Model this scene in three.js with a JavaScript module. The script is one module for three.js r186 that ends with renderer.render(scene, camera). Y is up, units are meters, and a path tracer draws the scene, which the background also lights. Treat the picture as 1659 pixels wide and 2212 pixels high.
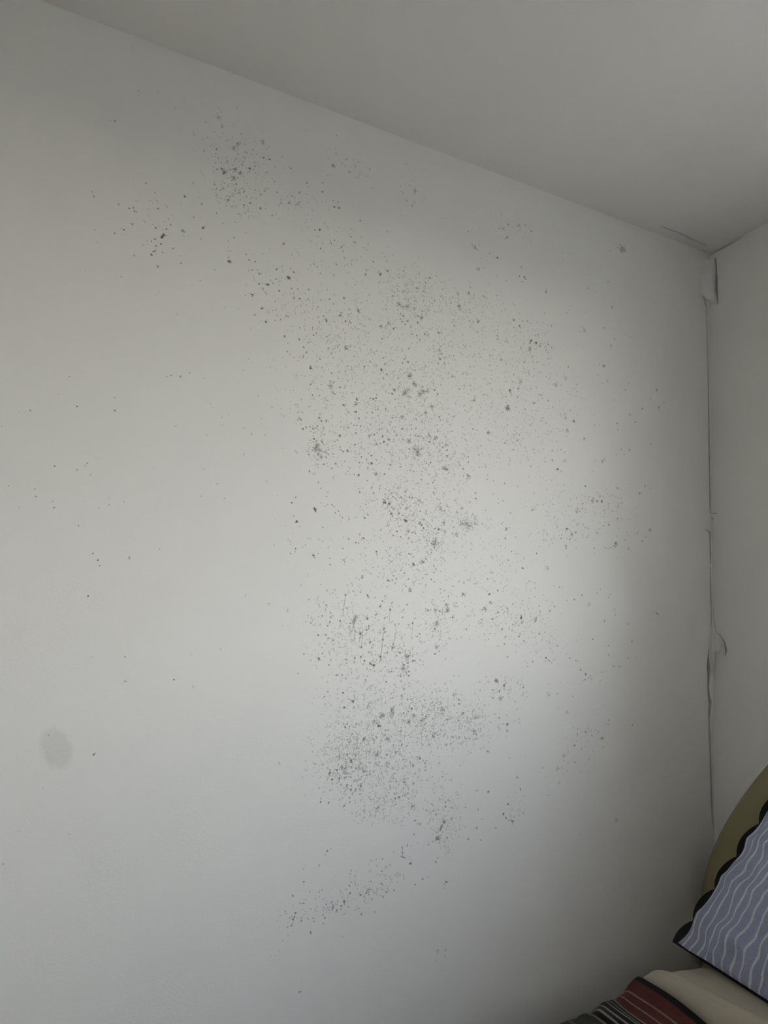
import * as THREE from 'three';
import { mergeGeometries, mergeVertices, toCreasedNormals } from 'three/addons/utils/BufferGeometryUtils.js';
import { RoundedBoxGeometry } from 'three/addons/geometries/RoundedBoxGeometry.js';
import { ImprovedNoise } from 'three/addons/math/ImprovedNoise.js';
import { RectAreaLightUniformsLib } from 'three/addons/lights/RectAreaLightUniformsLib.js';

// ---------------------------------------------------------------- camera, sky, daylight, exposure
// Room axes: the mouldy wall is the plane z = 0, the narrow wall the plane x = 0, they meet in the corner x = z = 0; floor y = 0.
const SKY = 20.5;
const scene = new THREE.Scene();
const camera = new THREE.PerspectiveCamera(67, 1659 / 2212, 0.05, 60);
camera.position.set(-1.7204, 1.3, 1.5113);
camera.rotation.order = 'YXZ';
camera.rotation.set(THREE.MathUtils.degToRad(9.9044), THREE.MathUtils.degToRad(-25.3991), THREE.MathUtils.degToRad(3.6656));

const renderer = new THREE.WebGLRenderer({ antialias: true });
renderer.toneMapping = THREE.LinearToneMapping;
renderer.toneMappingExposure = 1.0;
renderer.shadowMap.enabled = true;
RectAreaLightUniformsLib.init();

{ // bright overcast sky: whitish towards the horizon, bluer overhead
  const w = 64, h = 64, d = new Float32Array(w * h * 4);
  for (let j = 0; j < h; j++) for (let i = 0; i < w; i++) {
    const e = Math.max(0, (j + 0.5) / h * 2 - 1), s = 1 - Math.exp(-e * 5), k = (j * w + i) * 4;
    d[k] = 1.0 - 0.46 * s; d[k + 1] = 0.96 - 0.31 * s; d[k + 2] = 0.87 - 0.06 * s; d[k + 3] = 1;
  }
  const t = new THREE.DataTexture(d, w, h, THREE.RGBAFormat, THREE.FloatType);
  t.mapping = THREE.EquirectangularReflectionMapping; t.magFilter = THREE.LinearFilter; t.needsUpdate = true;
  scene.background = t; scene.backgroundIntensity = SKY;
}
const WIN = { z0: 0.7, z1: 1.7, y0: 1.06, y1: 2.29 };      // the window opening in the narrow wall
{ // the daylight of that window as a lamp of its size in the opening
  const l = new THREE.RectAreaLight(new THREE.Color().setRGB(1.0, 0.98, 0.94), 1.3, WIN.z1 - WIN.z0 - 0.1, WIN.y1 - WIN.y0 - 0.1);
  l.position.set(0.12, (WIN.y0 + WIN.y1) / 2, (WIN.z0 + WIN.z1) / 2);
  l.lookAt(-1, (WIN.y0 + WIN.y1) / 2 - 0.7, (WIN.z0 + WIN.z1) / 2);
  scene.add(l);
}

// mould colonies on the wall, four numbers each: millimetres from the corner, millimetres above the floor, radius in mm, coverage
const GREY_SPOTS = [
-1415,2424,2.7,.35,-1451,2385,5.2,.3,-1451,2407,3.2,.2,-1442,2369,4.2,.25,-1400,2367,2.1,.5,-1469,2331,3.1,.2,-1473,2299,2.6,.5,-1448,2312,2.4,.8,-1404,2339,4.2,.5,-1412,2327,7.4,.3,-1352,2366,3.8,.5,-1349,2362,3.2,.5,
-1338,2358,2.2,.35,-1370,2339,3.2,.4,-1362,2332,2.1,.6,-1346,2329,2.8,.8,-1333,2330,3.2,.75,-1373,2327,2.1,.5,-1435,2285,2.1,.6,-1407,2298,2.1,.5,-1392,2297,2.1,.5,-1374,2293,3.7,.85,-1363,2302,2.7,.5,-1427,2266,5.7,.75,
-1433,2272,3.6,.7,-1405,2280,4.2,.7,-1414,2276,3.1,.5,-1394,2276,4.2,.8,-1406,2260,5.2,.7,-1399,2248,3.1,.5,-1442,2267,3.1,.5,-1444,2232,2.3,.7,-1439,2224,2,.7,-1424,2229,2.3,.6,-1416,2237,2.1,.6,-1424,2242,2.6,.5,
-1381,2236,2.4,.8,-1392,2230,2.6,.6,-1400,2232,2.1,.6,-1358,2248,2.1,.6,-1345,2242,3.2,.5,-1337,2253,2.5,.7,-1412,2207,3.6,.7,-1410,2214,2.6,.6,-1378,2206,3.6,.6,-1366,2215,3.1,.7,-1342,2210,3.2,.85,-1332,2223,1.6,.4,
-1415,2192,2,.5,-1353,2229,2.6,.3,-1309,2259,3.2,.5,-1299,2236,2.5,.5,-1259,2276,2.4,.8,-1244,2304,2.8,.8,-1283,2326,2.5,.7,-1337,2297,3.2,.35,-1305,2346,2.2,.3,-1319,2317,3.3,.2,-1207,2317,2.3,.7,-1206,2295,3.4,.7,
-1184,2444,2,.6,-1186,2366,5.2,.5,-1197,2338,2.3,.4,-1155,2393,2.1,.6,-1138,2398,1.9,.4,-1125,2397,2.4,.5,-1096,2390,2.4,.8,-1146,2364,2.6,.7,-1120,2368,2.4,.3,-1175,2268,3.4,.8,-1164,2269,3.2,.9,-1179,2282,1.8,.7,
-1167,2282,2.9,.4,-1279,2244,4.4,.4,-1263,2246,4.4,.3,-1257,2253,3.3,.4,-1280,2230,1.6,.5,-1110,2255,2.7,.8,-1195,2223,2,.7,-1205,2202,3.3,.9,-1216,2199,2.5,.6,-1160,2222,1.8,.5,-1148,2218,1.8,.4,-1165,2211,1.8,.4,
-1129,2209,2.5,.7,-1104,2213,1.8,.5,-1122,2198,3,.5,-1117,2199,3,.5,-1168,2187,2.2,.5,-1176,2179,3.3,.5,-1199,2160,2.2,.9,-1196,2173,2.2,.4,-1150,2178,3.4,.6,-1145,2169,2.5,.7,-1097,2192,1.7,.6,-1457,2129,3.4,.9,
-1459,2104,2,.5,-1433,2169,2.2,.7,-1478,2146,2.3,.4,-1465,2181,3,.25,-1373,2190,2.1,.5,-1381,2183,1.6,.4,-1360,2187,1.6,.4,-1334,2195,1.7,.3,-1315,2202,3.2,.4,-1417,2151,2,.5,-1368,2145,2.1,.4,-1392,2127,2.2,.7,
-1403,2116,2,.6,-1401,2104,1.3,.5,-1402,2094,2,.4,-1396,2096,2,.4,-1399,2080,2.2,.7,-1398,2071,4,.9,-1394,2070,2.5,.8,-1424,2045,1.7,.6,-1452,2014,1.5,.5,-1363,2097,2.6,.6,-1328,2108,1.8,.6,-1355,2087,2.4,.85,
-1342,2087,2.3,.8,-1313,2124,1.9,.3,-1284,2145,3.7,.7,-1263,2126,1.9,.7,-1251,2135,2.2,.3,-1347,2066,2.3,.8,-1353,2065,1.5,.5,-1330,2062,2.6,.8,-1325,2064,1.6,.6,-1294,2083,2.8,.8,-1312,2077,2.1,.3,-1255,2087,2.3,.85,
-1266,2071,4.2,.85,-1262,2072,2.7,.6,-1294,2060,2.4,.7,-1305,2055,2.1,.5,-1329,2040,2.8,.85,-1311,2043,3.6,.9,-1308,2044,2.6,.8,-1299,2050,2.3,.7,-1356,2030,1.6,.8,-1341,2012,3.3,.9,-1344,2012,2.2,.7,-1356,2007,1.5,.7,
-1314,2025,2.6,.5,-1311,2021,2.1,.6,-1284,2036,2.7,.7,-1257,2049,1.9,.7,-1244,2051,1.7,.6,-1219,2057,2.5,.5,-1252,2039,1.5,.7,-1250,2029,2.1,.8,-1237,2031,2.3,.8,-1218,2035,1.6,.7,-1291,2010,1.8,.7,-1261,2015,1.5,.4,
-1318,1987,3.1,.9,-1306,1986,1.5,.5,-1294,1989,1.8,.6,-1332,1969,2.2,.85,-1283,1980,2.1,.6,-1264,1984,1.8,.7,-1259,1983,1.8,.6,-1307,1960,3.1,.9,-1274,1998,1.7,.4,-1275,1972,1.9,.4,-1010,2300,1.8,.4,-1040,2249,2.6,.5,
-1011,2231,1.6,.4,-995,2343,2.5,.7,-1010,2362,1.8,.6,-976,2374,4.3,.6,-1015,2374,2.4,.3,-1003,2436,3.7,.25,-981,2333,3.7,.2,-1086,2346,3.6,.2,-1195,2101,2.2,.7,-1211,2119,2.2,.7,-1203,2114,2.5,.5,-1194,2132,1.6,.4,
-1220,2113,2.2,.25,-1223,2104,2.2,.25,-1159,2133,2.2,.7,-1022,2196,1.7,.4,-735,2274,2.9,.7,-1267,2071,3.7,.85,-1256,2087,2.3,.8,-1284,2036,2.3,.8,-1195,2131,1.6,.4,-1070,2165,2.5,.8,-1087,2129,3.2,.8,-1086,2140,2.9,.5,
-1051,2139,4.1,.9,-1055,2145,2.8,.6,-1033,2153,3.5,.8,-1003,2155,2,.6,-790,2227,3.9,.7,-922,2167,3.1,.8,-926,2165,2.4,.6,-867,2177,2.2,.6,-735,2224,1.8,.5,-706,2221,2.3,.6,-1258,2049,1.7,.8,-1243,2052,1.6,.6,
-1252,2040,1.7,.5,-1250,2028,2.1,.8,-1238,2030,2.1,.7,-1218,2057,2.5,.6,-1218,2034,1.9,.7,-1206,2014,1.7,.7,-1223,2004,1.8,.7,-1221,1986,1.7,.5,-1263,1985,2.1,.7,-1259,1984,1.8,.5,-1275,1973,1.9,.7,-1176,2068,1.8,.6,
-1169,2048,2.4,.8,-1135,2059,3.3,.8,-1159,2039,2.2,.7,-1188,2040,1.7,.6,-1194,2022,1.9,.7,-1204,2030,1.5,.6,-1133,2047,1.8,.4,-1120,2036,2.3,.9,-1098,2038,3.4,.8,-1099,2041,4.5,.4,-1139,2017,3.9,.75,-1139,2023,2.5,.6,
-1179,2005,2.6,.7,-1173,1998,3.8,.8,-1171,1994,2.7,.7,-1068,2025,2.3,.6,-1127,2006,3.3,.8,-1134,2001,2,.6,-1114,2005,2.4,.85,-1092,2009,2.2,.5,-1094,1997,2,.7,-1131,1984,2,.7,-1117,2008,2.5,.6,-1086,2030,2,.4,
-1167,2021,2.2,.4,-1015,2096,3.3,.7,-1012,2105,2.3,.6,-1075,2083,1.9,.4,-1033,2068,1.7,.6,-1031,2060,2.3,.6,-1021,2028,4.6,.6,-1041,2016,4.6,.75,-1008,2018,3,.9,-985,2055,3.5,.8,-993,2058,3.5,.6,-974,2045,3.5,.7,
-988,2040,2.9,.6,-980,2036,2.9,.6,-938,2062,4.8,.8,-949,2064,3.6,.6,-947,2048,3.6,.6,-975,2097,3.6,.4,-935,2106,2.4,.7,-906,2112,2.7,.7,-921,2085,2.2,.7,-904,2087,2.2,.6,-895,2088,2.4,.5,-937,2079,3.6,.5,
-975,2149,2.4,.6,-955,2132,3.6,.6,-983,2131,2.6,.5,-933,2152,2.2,.7,-937,2128,2.4,.6,-948,2016,2.6,.8,-927,2024,3.1,.8,-960,2016,2.7,.6,-917,2022,2.1,.8,-939,2008,2.7,.7,-890,2036,3.6,.6,-893,2038,2.8,.5,
-838,2118,5,.75,-843,2148,3.7,.5,-813,2158,5.1,.55,-809,2173,2.3,.7,-769,2161,2.8,.8,-784,2091,4.2,.8,-797,2087,2.3,.6,-848,2065,3,.7,-809,2116,3.1,.5,-784,2065,2.9,.6,-807,2087,2.3,.5,-725,2060,3.6,.5,
-726,2084,2.3,.5,-825,2047,2.5,.5,-746,2014,3.2,.5,-713,2009,3.1,.7,-722,1992,2.3,.5,-790,1975,2.2,.7,-824,2000,2.2,.6,-885,1994,4.8,.55,-884,1974,4,.6,-873,1980,2.4,.5,-903,2001,2.2,.6,-904,1960,2,.7,
-897,1934,2.1,.5,-1263,1938,3.5,.7,-1219,1924,2.5,.8,-1211,1914,2.7,.7,-1254,1906,2.1,.8,-1231,1965,2.1,.8,-1247,1954,1.6,.5,-1199,1956,2.3,.9,-1193,1962,2.2,.8,-1215,1950,1.8,.6,-1192,1972,1.6,.5,-1141,1972,1.5,.6,
-1126,1964,1.8,.5,-1162,1935,1.9,.7,-1141,1942,2.1,.8,-1121,1945,4.4,.7,-1155,1925,2.7,.5,-1180,1906,2.6,.7,-1199,1881,4.2,.85,-1218,1901,2.1,.5,-1173,1888,2.1,.7,-1101,1952,2,.7,-1084,1948,1.8,.5,-1077,1963,1.8,.6,
-1061,1955,2.5,.6,-1052,1947,1.9,.7,-1035,1987,2.6,.8,-1037,1978,2,.6,-1029,1942,2.7,.8,-1023,1946,2.3,.5,-1024,1929,2.9,.85,-1005,1942,1.9,.7,-1061,1927,1.9,.7,-1074,1912,3.3,.7,-1074,1906,2.2,.5,-1032,1914,3.8,.85,
-1034,1904,1.8,.6,-1018,1907,2.6,.8,-1002,1916,1.9,.7,-1118,1892,2.5,.7,-1150,1880,2.6,.6,-1114,1905,2,.6,-1105,1905,2,.6,-1104,1898,2,.6,-1097,1893,1.9,.6,-960,1915,6.4,.75,-974,1919,2.3,.7,-947,1931,2.7,.5,
-966,1947,3.5,.7,-980,1942,2.6,.8,-974,1954,2.5,.7,-966,1980,3.5,.5,-972,1959,2.1,.5,-1150,1851,5.9,.6,-1144,1860,2.8,.6,-1129,1852,2.9,.8,-1139,1835,3.2,.4,-1144,1837,4.3,.35,-1196,1845,3.1,.7,-1190,1822,2.3,.9,
-1174,1824,2,.8,-1155,1817,1.9,.8,-1156,1808,1.6,.6,-1117,1814,3.2,.95,-1195,1795,2.1,.6,-1180,1837,1.9,.5,-1118,1852,1.7,.5,-1099,1846,2,.7,-1093,1871,1.9,.5,-1086,1833,3.5,.85,-1088,1821,3.3,.7,-1087,1805,3.7,.95,
-1090,1826,2.2,.6,-1105,1801,2.1,.8,-1078,1791,2.5,.95,-1039,1854,2.6,.7,-1047,1842,3.1,.8,-1040,1846,2.6,.9,-1054,1843,2.8,.6,-1034,1820,2.2,.85,-1040,1819,1.9,.7,-1047,1811,2.6,.8,-1015,1826,2.6,.7,-996,1874,3.8,.85,
-1001,1864,3.4,.75,-985,1885,2.6,.5,-988,1880,2.5,.5,-969,1873,6.3,.75,-961,1881,3.9,.7,-948,1900,5.8,.5,-944,1896,4.6,.5,-922,1886,5.2,.75,-930,1876,7,.55,-911,1888,4.1,.65,-893,1895,3.1,.8,-884,1887,3.3,.7,
-897,1911,2.4,.7,-926,1897,3.5,.5,-898,1854,5.3,.6,-913,1836,5.2,.55,-960,1852,2.5,.5,-969,1840,2.5,.6,-929,1858,2.3,.5,-918,1863,2.1,.5,-974,1815,4.2,.75,-964,1811,2.7,.6,-997,1808,3.4,.5,-988,1811,2.6,.6,
-970,1787,3.2,.65,-947,1791,2.3,.7,-936,1795,3.2,.6,-922,1813,2.5,.6,-877,1833,3.2,.7,-874,1826,2.6,.6,-896,1824,2.3,.6,-852,1844,2.1,.6,-840,1841,2.4,.6,-784,1891,4.2,.6,-797,1926,2.8,.5,-827,1912,2.7,.6,
-814,1923,2.7,.6,-850,1936,2.2,.7,-743,1942,2.3,.6,-739,1956,1.9,.5,-757,1912,2.2,.6,-689,1891,5.1,.7,-764,1863,2.5,.5,-741,1820,4.9,.65,-784,1821,2.9,.6,-796,1843,2.4,.6,-813,1820,2.8,.5,-687,1849,2.5,.5,
-1215,1766,3.5,.6,-1211,1763,3.1,.55,-1220,1777,1.6,.6,-1250,1765,2,.4,-1205,1744,2.9,.9,-1198,1749,2.1,.85,-1190,1752,2.2,.8,-1182,1748,2.5,.8,-1173,1757,2.4,.8,-1176,1752,2.1,.7,-1180,1740,1.9,.8,-1187,1742,1.8,.7,
-1171,1775,3.5,.7,-1165,1769,3.3,.8,-1154,1772,2.9,.7,-1170,1783,2.7,.5,-1156,1741,2.3,.7,-1178,1727,2.8,.9,-1186,1723,1.7,.7,-1096,1777,1.9,.7,-1082,1775,2,.8,-1088,1774,1.8,.6,-1073,1775,2.4,.8,-1120,1765,1.9,.7,
-1112,1764,2.1,.8,-1083,1757,2.8,.7,-1120,1745,3.6,.8,-1121,1743,2.6,.7,-1050,1756,3.8,.75,-1038,1761,2.2,.7,-1050,1783,2,.8,-1028,1776,2.1,.7,-1022,1778,1.8,.6,-1018,1761,3.3,.7,-1002,1757,3.8,.75,-1014,1749,3.5,.85,
-1023,1744,2.5,.8,-1031,1741,2.5,.9,-1005,1744,2.2,.6,-1036,1738,2,.8,-983,1770,2.8,.6,-1002,1791,1.9,.7,-990,1777,1.9,.7,-991,1754,2.2,.5,-952,1763,5.6,.5,-884,1781,4.6,.8,-899,1770,3.5,.8,-928,1778,2.5,.8,
-937,1777,2.3,.6,-888,1768,2.5,.6,-872,1770,2,.7,-864,1762,2.3,.7,-871,1753,2.7,.7,-927,1733,4.5,.6,-938,1745,4,.5,-919,1750,2.7,.6,-879,1759,2.1,.6,-850,1745,2.3,.8,-841,1739,2.3,.8,-850,1712,4.1,.7,
-893,1722,2.9,.8,-904,1718,2.5,.7,-818,1732,2,.7,-793,1739,2.9,.7,-806,1756,2.3,.7,-765,1761,2.7,.6,-806,1721,3.5,.6,-791,1705,5.3,.6,-706,1763,2.1,.6,-692,1803,2.9,.8,-744,1734,2.3,.5,-1151,1703,2.8,.6,
-1152,1676,2.8,.8,-1187,1691,2.5,.8,-1219,1694,1.6,.6,-1143,1710,1.8,.8,-1130,1730,2.3,.7,-1125,1734,2.3,.8,-1118,1720,2.1,.8,-1110,1711,2.3,.8,-1114,1714,2.1,.6,-1100,1714,3,.9,-1131,1701,2,.6,-1147,1691,1.8,.6,
-1125,1681,2.8,.8,-1133,1670,2.4,.7,-1119,1676,1.8,.5,-1083,1731,2.8,.7,-1067,1726,2.2,.6,-1104,1690,1.8,.6,-1066,1706,2.4,.7,-1070,1693,2.4,.9,-1063,1694,1.9,.7,-1050,1717,1.9,.8,-1042,1713,3.3,.7,-1053,1703,2.2,.7,
-1040,1696,3.8,.85,-1048,1694,2.2,.7,-1022,1699,1.7,.7,-1049,1684,1.9,.8,-995,1700,3.7,.6,-969,1699,2.1,.8,-991,1709,2,.6,-944,1709,1.8,.6,-1091,1677,1.8,.7,-1095,1669,2,.7,-1100,1663,1.8,.7,-1080,1665,1.7,.8,
-1069,1665,3.5,.85,-1007,1677,2.2,.9,-1048,1656,2.1,.8,-1183,1656,2.2,.95,-1161,1635,2,.85,-914,1678,2.5,.7,-881,1682,2.6,.7,-885,1676,2.9,.7,-898,1672,2.3,.6,-924,1669,2.2,.6,-721,1706,2.1,.6,-739,1706,2.2,.6,
-689,1704,3.7,.4,-1154,1623,1.8,.85,-1208,1596,2.1,.95,-1216,1583,2.5,.9,-1164,1576,4.6,1,-1162,1573,3,.9,-1209,1556,1.8,.8,-1202,1546,3.6,.95,-1205,1543,2,.7,-1194,1536,1.6,.6,-1207,1519,1.5,.5,-1143,1540,2.1,.8,
-1140,1607,1.8,.7,-1126,1592,1.7,.9,-1121,1588,1.8,.8,-1142,1586,1.8,.5,-1137,1590,1.7,.4,-1110,1580,2.1,.8,-1117,1575,2.1,.6,-1100,1567,1.9,.8,-1106,1571,1.8,.5,-1084,1565,2.1,.7,-1086,1570,1.7,.6,-1064,1628,2.9,.7,
-1067,1635,1.9,.6,-1031,1631,2.6,.7,-1036,1643,1.9,.8,-1032,1614,1.7,.8,-1048,1603,1.8,.7,-1060,1596,1.7,.7,-1048,1573,2.9,.9,-1041,1581,2.8,.7,-1090,1596,2.1,.2,-1174,1513,1.8,.5,-1168,1513,2,.4,-1217,1506,2.4,.35,
-1211,1502,2,.5,-1211,1497,1.7,.4,-1178,1499,1.7,.8,-1184,1494,1.5,.7,-1199,1489,2.4,.9,-1200,1483,1.7,.5,-1209,1477,1.7,.8,-1159,1479,3.2,.95,-1156,1475,2.3,.6,-1149,1484,1.7,.7,-1149,1514,1.7,.8,-1141,1511,1.8,.7,
-1122,1477,1.7,.8,-1120,1464,2,.85,-1146,1498,1.4,.4,-1122,1518,1.5,.5,-1133,1452,1.5,.4,-1095,1525,2.1,.5,-1082,1523,2.9,.7,-1094,1501,2.1,.7,-1090,1477,3.1,.6,-1087,1473,2.7,.5,-1084,1483,1.5,.6,-1083,1445,1.5,.4,
-1088,1467,1.5,.4,-1057,1536,2.1,.9,-1048,1529,3.1,.85,-1052,1525,2.1,.6,-1065,1517,2.5,.85,-1058,1517,1.9,.8,-1045,1521,1.7,.4,-1052,1493,2.1,.5,-1040,1491,2.6,.35,-1015,1503,2.8,.9,-1013,1497,1.8,.7,-1044,1444,3.1,.75,
-1044,1448,2.6,.6,-1000,1526,1.7,.6,-1020,1468,2,.8,-999,1490,2,.7,-1008,1552,3.2,.4,-1002,1613,4.3,.9,-992,1612,4.3,.9,-1006,1614,2.8,.7,-1017,1642,2.2,.7,-1016,1649,2.2,.6,-1003,1632,2,.8,-1003,1644,1.8,.7,
-987,1637,2.4,.7,-983,1629,2.2,.6,-974,1650,2,.8,-963,1631,2.8,.8,-953,1645,2.4,.8,-950,1651,2,.6,-942,1634,3.3,.7,-935,1634,2.9,.7,-949,1608,2.9,.7,-966,1594,3.3,.8,-984,1591,3.9,.8,-990,1596,2.2,.7,
-979,1603,2,.7,-956,1591,2.2,.8,-982,1584,2,.6,-948,1579,4.9,.85,-950,1581,3.3,.7,-960,1580,2,.6,-968,1553,3,.8,-977,1543,2.7,.7,-958,1542,2,.95,-991,1563,2.4,.6,-986,1577,1.8,.6,-917,1630,3.9,.5,
-918,1620,2.8,.4,-913,1606,3,.6,-903,1588,2,.8,-912,1579,4,.7,-907,1575,3.3,.7,-902,1569,3.1,.8,-897,1579,2.2,.6,-895,1565,2.1,.7,-922,1554,2.2,.8,-930,1555,2.2,.7,-936,1541,1.8,.6,-910,1541,2.2,.7,
-916,1538,1.9,.6,-929,1534,2.2,.7,-864,1570,3.2,.9,-873,1571,2.6,.8,-864,1563,1.9,.7,-851,1588,4.6,.65,-860,1619,4.6,.75,-862,1631,2.3,.6,-844,1627,3.4,.5,-881,1653,3.4,.5,-879,1664,2.3,.6,-872,1641,2.1,.6,
-850,1615,3,.6,-873,1536,5.6,.75,-870,1543,3.8,.6,-872,1529,3.4,.65,-862,1540,2.5,.6,-869,1548,2.5,.5,-886,1542,1.8,.7,-893,1543,2.1,.7,-879,1516,2.2,.8,-885,1511,2,.8,-892,1500,2.5,.7,-867,1522,1.9,.7,
-899,1493,5.1,.7,-908,1491,2.2,.5,-923,1486,4.4,.85,-920,1483,2.8,.7,-911,1485,1.6,.6,-935,1507,2.7,.7,-924,1502,2.2,.7,-930,1506,2.2,.6,-957,1502,2.2,.75,-982,1497,1.9,.7,-976,1486,2.2,.8,-853,1507,2.2,.8,
-961,1520,1.8,.4,-791,1595,8.2,.35,-782,1591,7,.3,-802,1592,5.8,.25,-765,1596,4.7,.3,-816,1564,5.8,.35,-827,1566,3.4,.3,-846,1568,4,.3,-805,1628,4.1,.45,-817,1616,3.5,.5,-784,1645,3.2,.6,-768,1656,3.1,.8,
-770,1669,3.1,.6,-794,1617,2.3,.4,-775,1616,2.9,.4,-739,1631,3.1,.4,-720,1673,2.1,.7,-705,1653,2.1,.7,-691,1661,3,.4,-693,1605,3,.5,-678,1594,4.2,.75,-681,1572,3,.7,-693,1552,2.2,.6,-798,1540,2.1,.5,
-671,1521,3,.6,-789,1515,2.3,.4,-983,1443,3.1,.8,-972,1445,3,.6,-963,1449,2.6,.7,-970,1455,2.4,.6,-984,1430,2.3,.6,-933,1451,2.2,.8,-944,1463,2.7,.6,-938,1435,2.6,.7,-927,1429,4.3,.75,-929,1432,2.7,.6,
-947,1425,1.8,.5,-897,1457,2.2,.7,-875,1456,2.5,.8,-868,1451,2,.8,-870,1472,2.2,.8,-871,1487,2.5,.8,-865,1480,2.2,.6,-887,1466,2.5,.6,-892,1465,1.9,.7,-1025,1454,1.9,.7,-1004,1458,1.8,.6,-1007,1449,1.8,.6,
-995,1467,2.1,.6,-851,1436,2.6,.6,-850,1427,1.9,.7,-829,1422,2.5,.7,-818,1446,2.3,.7,-790,1456,2.3,.8,-803,1459,2,.6,-775,1464,2.3,.6,-791,1430,4.5,.8,-726,1471,2.6,.7,-713,1486,2.9,.5,-719,1487,2.9,.5,
-720,1437,3.5,.85,-697,1447,2.9,.9,-726,1442,1.9,.6,-716,1418,4.1,.6,-730,1402,5.2,.6,-738,1399,3,.5,-694,1396,3.7,.7,-708,1380,3.1,.7,-696,1411,2.1,.6,-669,1408,3.6,.5,-740,1369,2.8,.5,-746,1367,2.3,.5,
-778,1352,2.7,.7,-804,1371,2,.6,-811,1402,3.4,.4,-830,1390,5.6,.7,-833,1402,5.6,.5,-816,1376,2.8,.9,-880,1387,3.3,.7,-886,1390,2.2,.5,-850,1388,3.3,.5,-882,1357,2.2,.8,-898,1334,2.7,.8,-903,1328,2.4,.8,
-885,1317,1.9,.7,-828,1317,2,.7,-846,1325,2.9,.5,-853,1308,5.5,.5,-856,1293,2.9,.9,-846,1299,2.2,.8,-682,1358,3.5,.7,-671,1342,3.5,.5,-673,1325,2.6,.8,-729,1345,2.3,.5,-663,1297,2.3,.8,-726,1331,1.8,.6,
-829,1283,1.8,.8,-933,1395,3,.6,-940,1384,1.9,.8,-942,1367,2.7,.7,-952,1391,1.7,.5,-950,1352,2.2,.8,-925,1352,1.9,.8,-916,1356,3.2,.7,-1105,1412,2.6,.4,-1063,1413,2.4,.5,-1115,1402,1.8,.6,-1080,1404,2.6,.8,
-1029,1407,3.3,.8,-1027,1403,2.9,.7,-988,1409,2.1,.8,-993,1398,2.7,.8,-998,1386,3.3,.8,-996,1390,2.1,.6,-969,1397,2.1,.6,-973,1381,3.5,.8,-1161,1387,1.7,.9,-1128,1385,1.7,.7,-1136,1374,1.6,.8,-1122,1379,2.2,.9,
-1123,1368,1.5,.5,-1129,1356,2.2,.9,-1137,1354,1.5,.9,-1152,1350,1.5,.8,-1153,1340,2,.9,-1146,1336,1.6,.4,-1111,1364,2.5,.7,-1110,1355,2.8,.7,-1111,1345,2.7,.7,-1115,1337,2.3,.8,-1088,1349,2.8,.8,-1086,1339,2.8,.5,
-1075,1376,2.3,.8,-1084,1373,2.2,.7,-1065,1389,1.7,.6,-1065,1345,2,.9,-1066,1339,2,.9,-1056,1338,2,.7,-1026,1358,3.7,.8,-1028,1363,2.1,.5,-1040,1325,3.3,.95,-1021,1342,2.8,.8,-1026,1334,2.7,.9,-1021,1337,2.3,.9,
-1016,1309,3.1,.8,-1007,1367,2.3,.7,-985,1362,2.4,.9,-979,1365,1.8,.8,-984,1341,2.5,.8,-986,1316,3.3,.8,-1004,1370,2.1,.6,-1135,1316,2.9,.95,-1117,1317,2.2,1,-1101,1308,2.4,.9,-1119,1300,1.5,.8,-1098,1292,1.8,.6,
-1122,1280,1.9,1,-1129,1269,3.3,.95,-1106,1257,2,.9,-1102,1267,1.9,.7,-1113,1310,1.6,.6,-1081,1311,1.7,.6,-1035,1297,2.8,.8,-1035,1277,3,.8,-1068,1270,2.5,.8,-1066,1263,1.9,.7,-1049,1274,2.8,.8,-1048,1265,2,.5,
-1026,1269,2.8,.9,-1028,1262,2.3,.6,-1013,1265,3.1,.95,-1004,1261,4.3,.95,-1010,1263,3.1,.7,-989,1280,3.7,.85,-988,1275,2.3,.6,-974,1289,2.9,.8,-962,1301,4,.7,-961,1308,2.8,.6,-963,1294,2.3,.5,-1018,1288,3.5,.4,
-1010,1283,3.1,.4,-977,1259,1.7,1,-961,1250,2.4,.8,-967,1249,2.1,.8,-979,1287,2.1,.5,-972,1228,2.5,.85,-1001,1283,2.1,.4,-943,1291,3.2,.8,-939,1299,2.3,.7,-934,1306,2.1,.7,-921,1285,3.5,.7,-922,1270,3.4,.7,
-919,1252,3.2,.7,-919,1243,2.7,.9,-938,1241,2.8,.8,-939,1245,1.9,.7,-910,1275,3.2,.8,-905,1276,2.3,.7,-893,1278,2.4,.7,-912,1285,2.3,.6,-924,1247,3.2,.4,-936,1312,2.1,.5,-913,1301,2.3,.5,-922,1296,2.1,.4,
-930,1296,2.1,.7,-885,1268,2.4,.4,-892,1267,1.7,.4,-1088,1237,2.3,1,-1075,1238,2.5,.7,-1066,1232,2,.8,-1054,1243,1.6,.9,-1039,1232,1.4,.8,-1021,1230,2.4,.8,-1019,1226,1.6,.6,-1011,1252,1.8,.8,-1019,1253,1.8,.8,
-1001,1249,1.8,.7,-986,1250,1.7,.7,-952,1223,2.1,.8,-928,1223,1.8,.6,-1104,1203,2,1,-1070,1202,3,.8,-691,1241,4.1,.5,-670,1231,3,.8,-826,1230,2.7,.5,-805,1248,3.3,.25,-839,1213,1.8,.7,-952,1212,1.9,.8,
-979,1206,2.3,.6,-1099,1195,1.4,.7,-1111,1193,2.1,1,-1081,1190,1.6,.8,-1065,1172,3.2,.85,-1085,1166,1.5,.5,-1046,1185,4.2,.85,-1042,1190,2.2,.6,-1044,1196,2.5,.5,-1054,1189,1.7,.9,-1043,1173,3,.5,-995,1203,1.7,.6,
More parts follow.
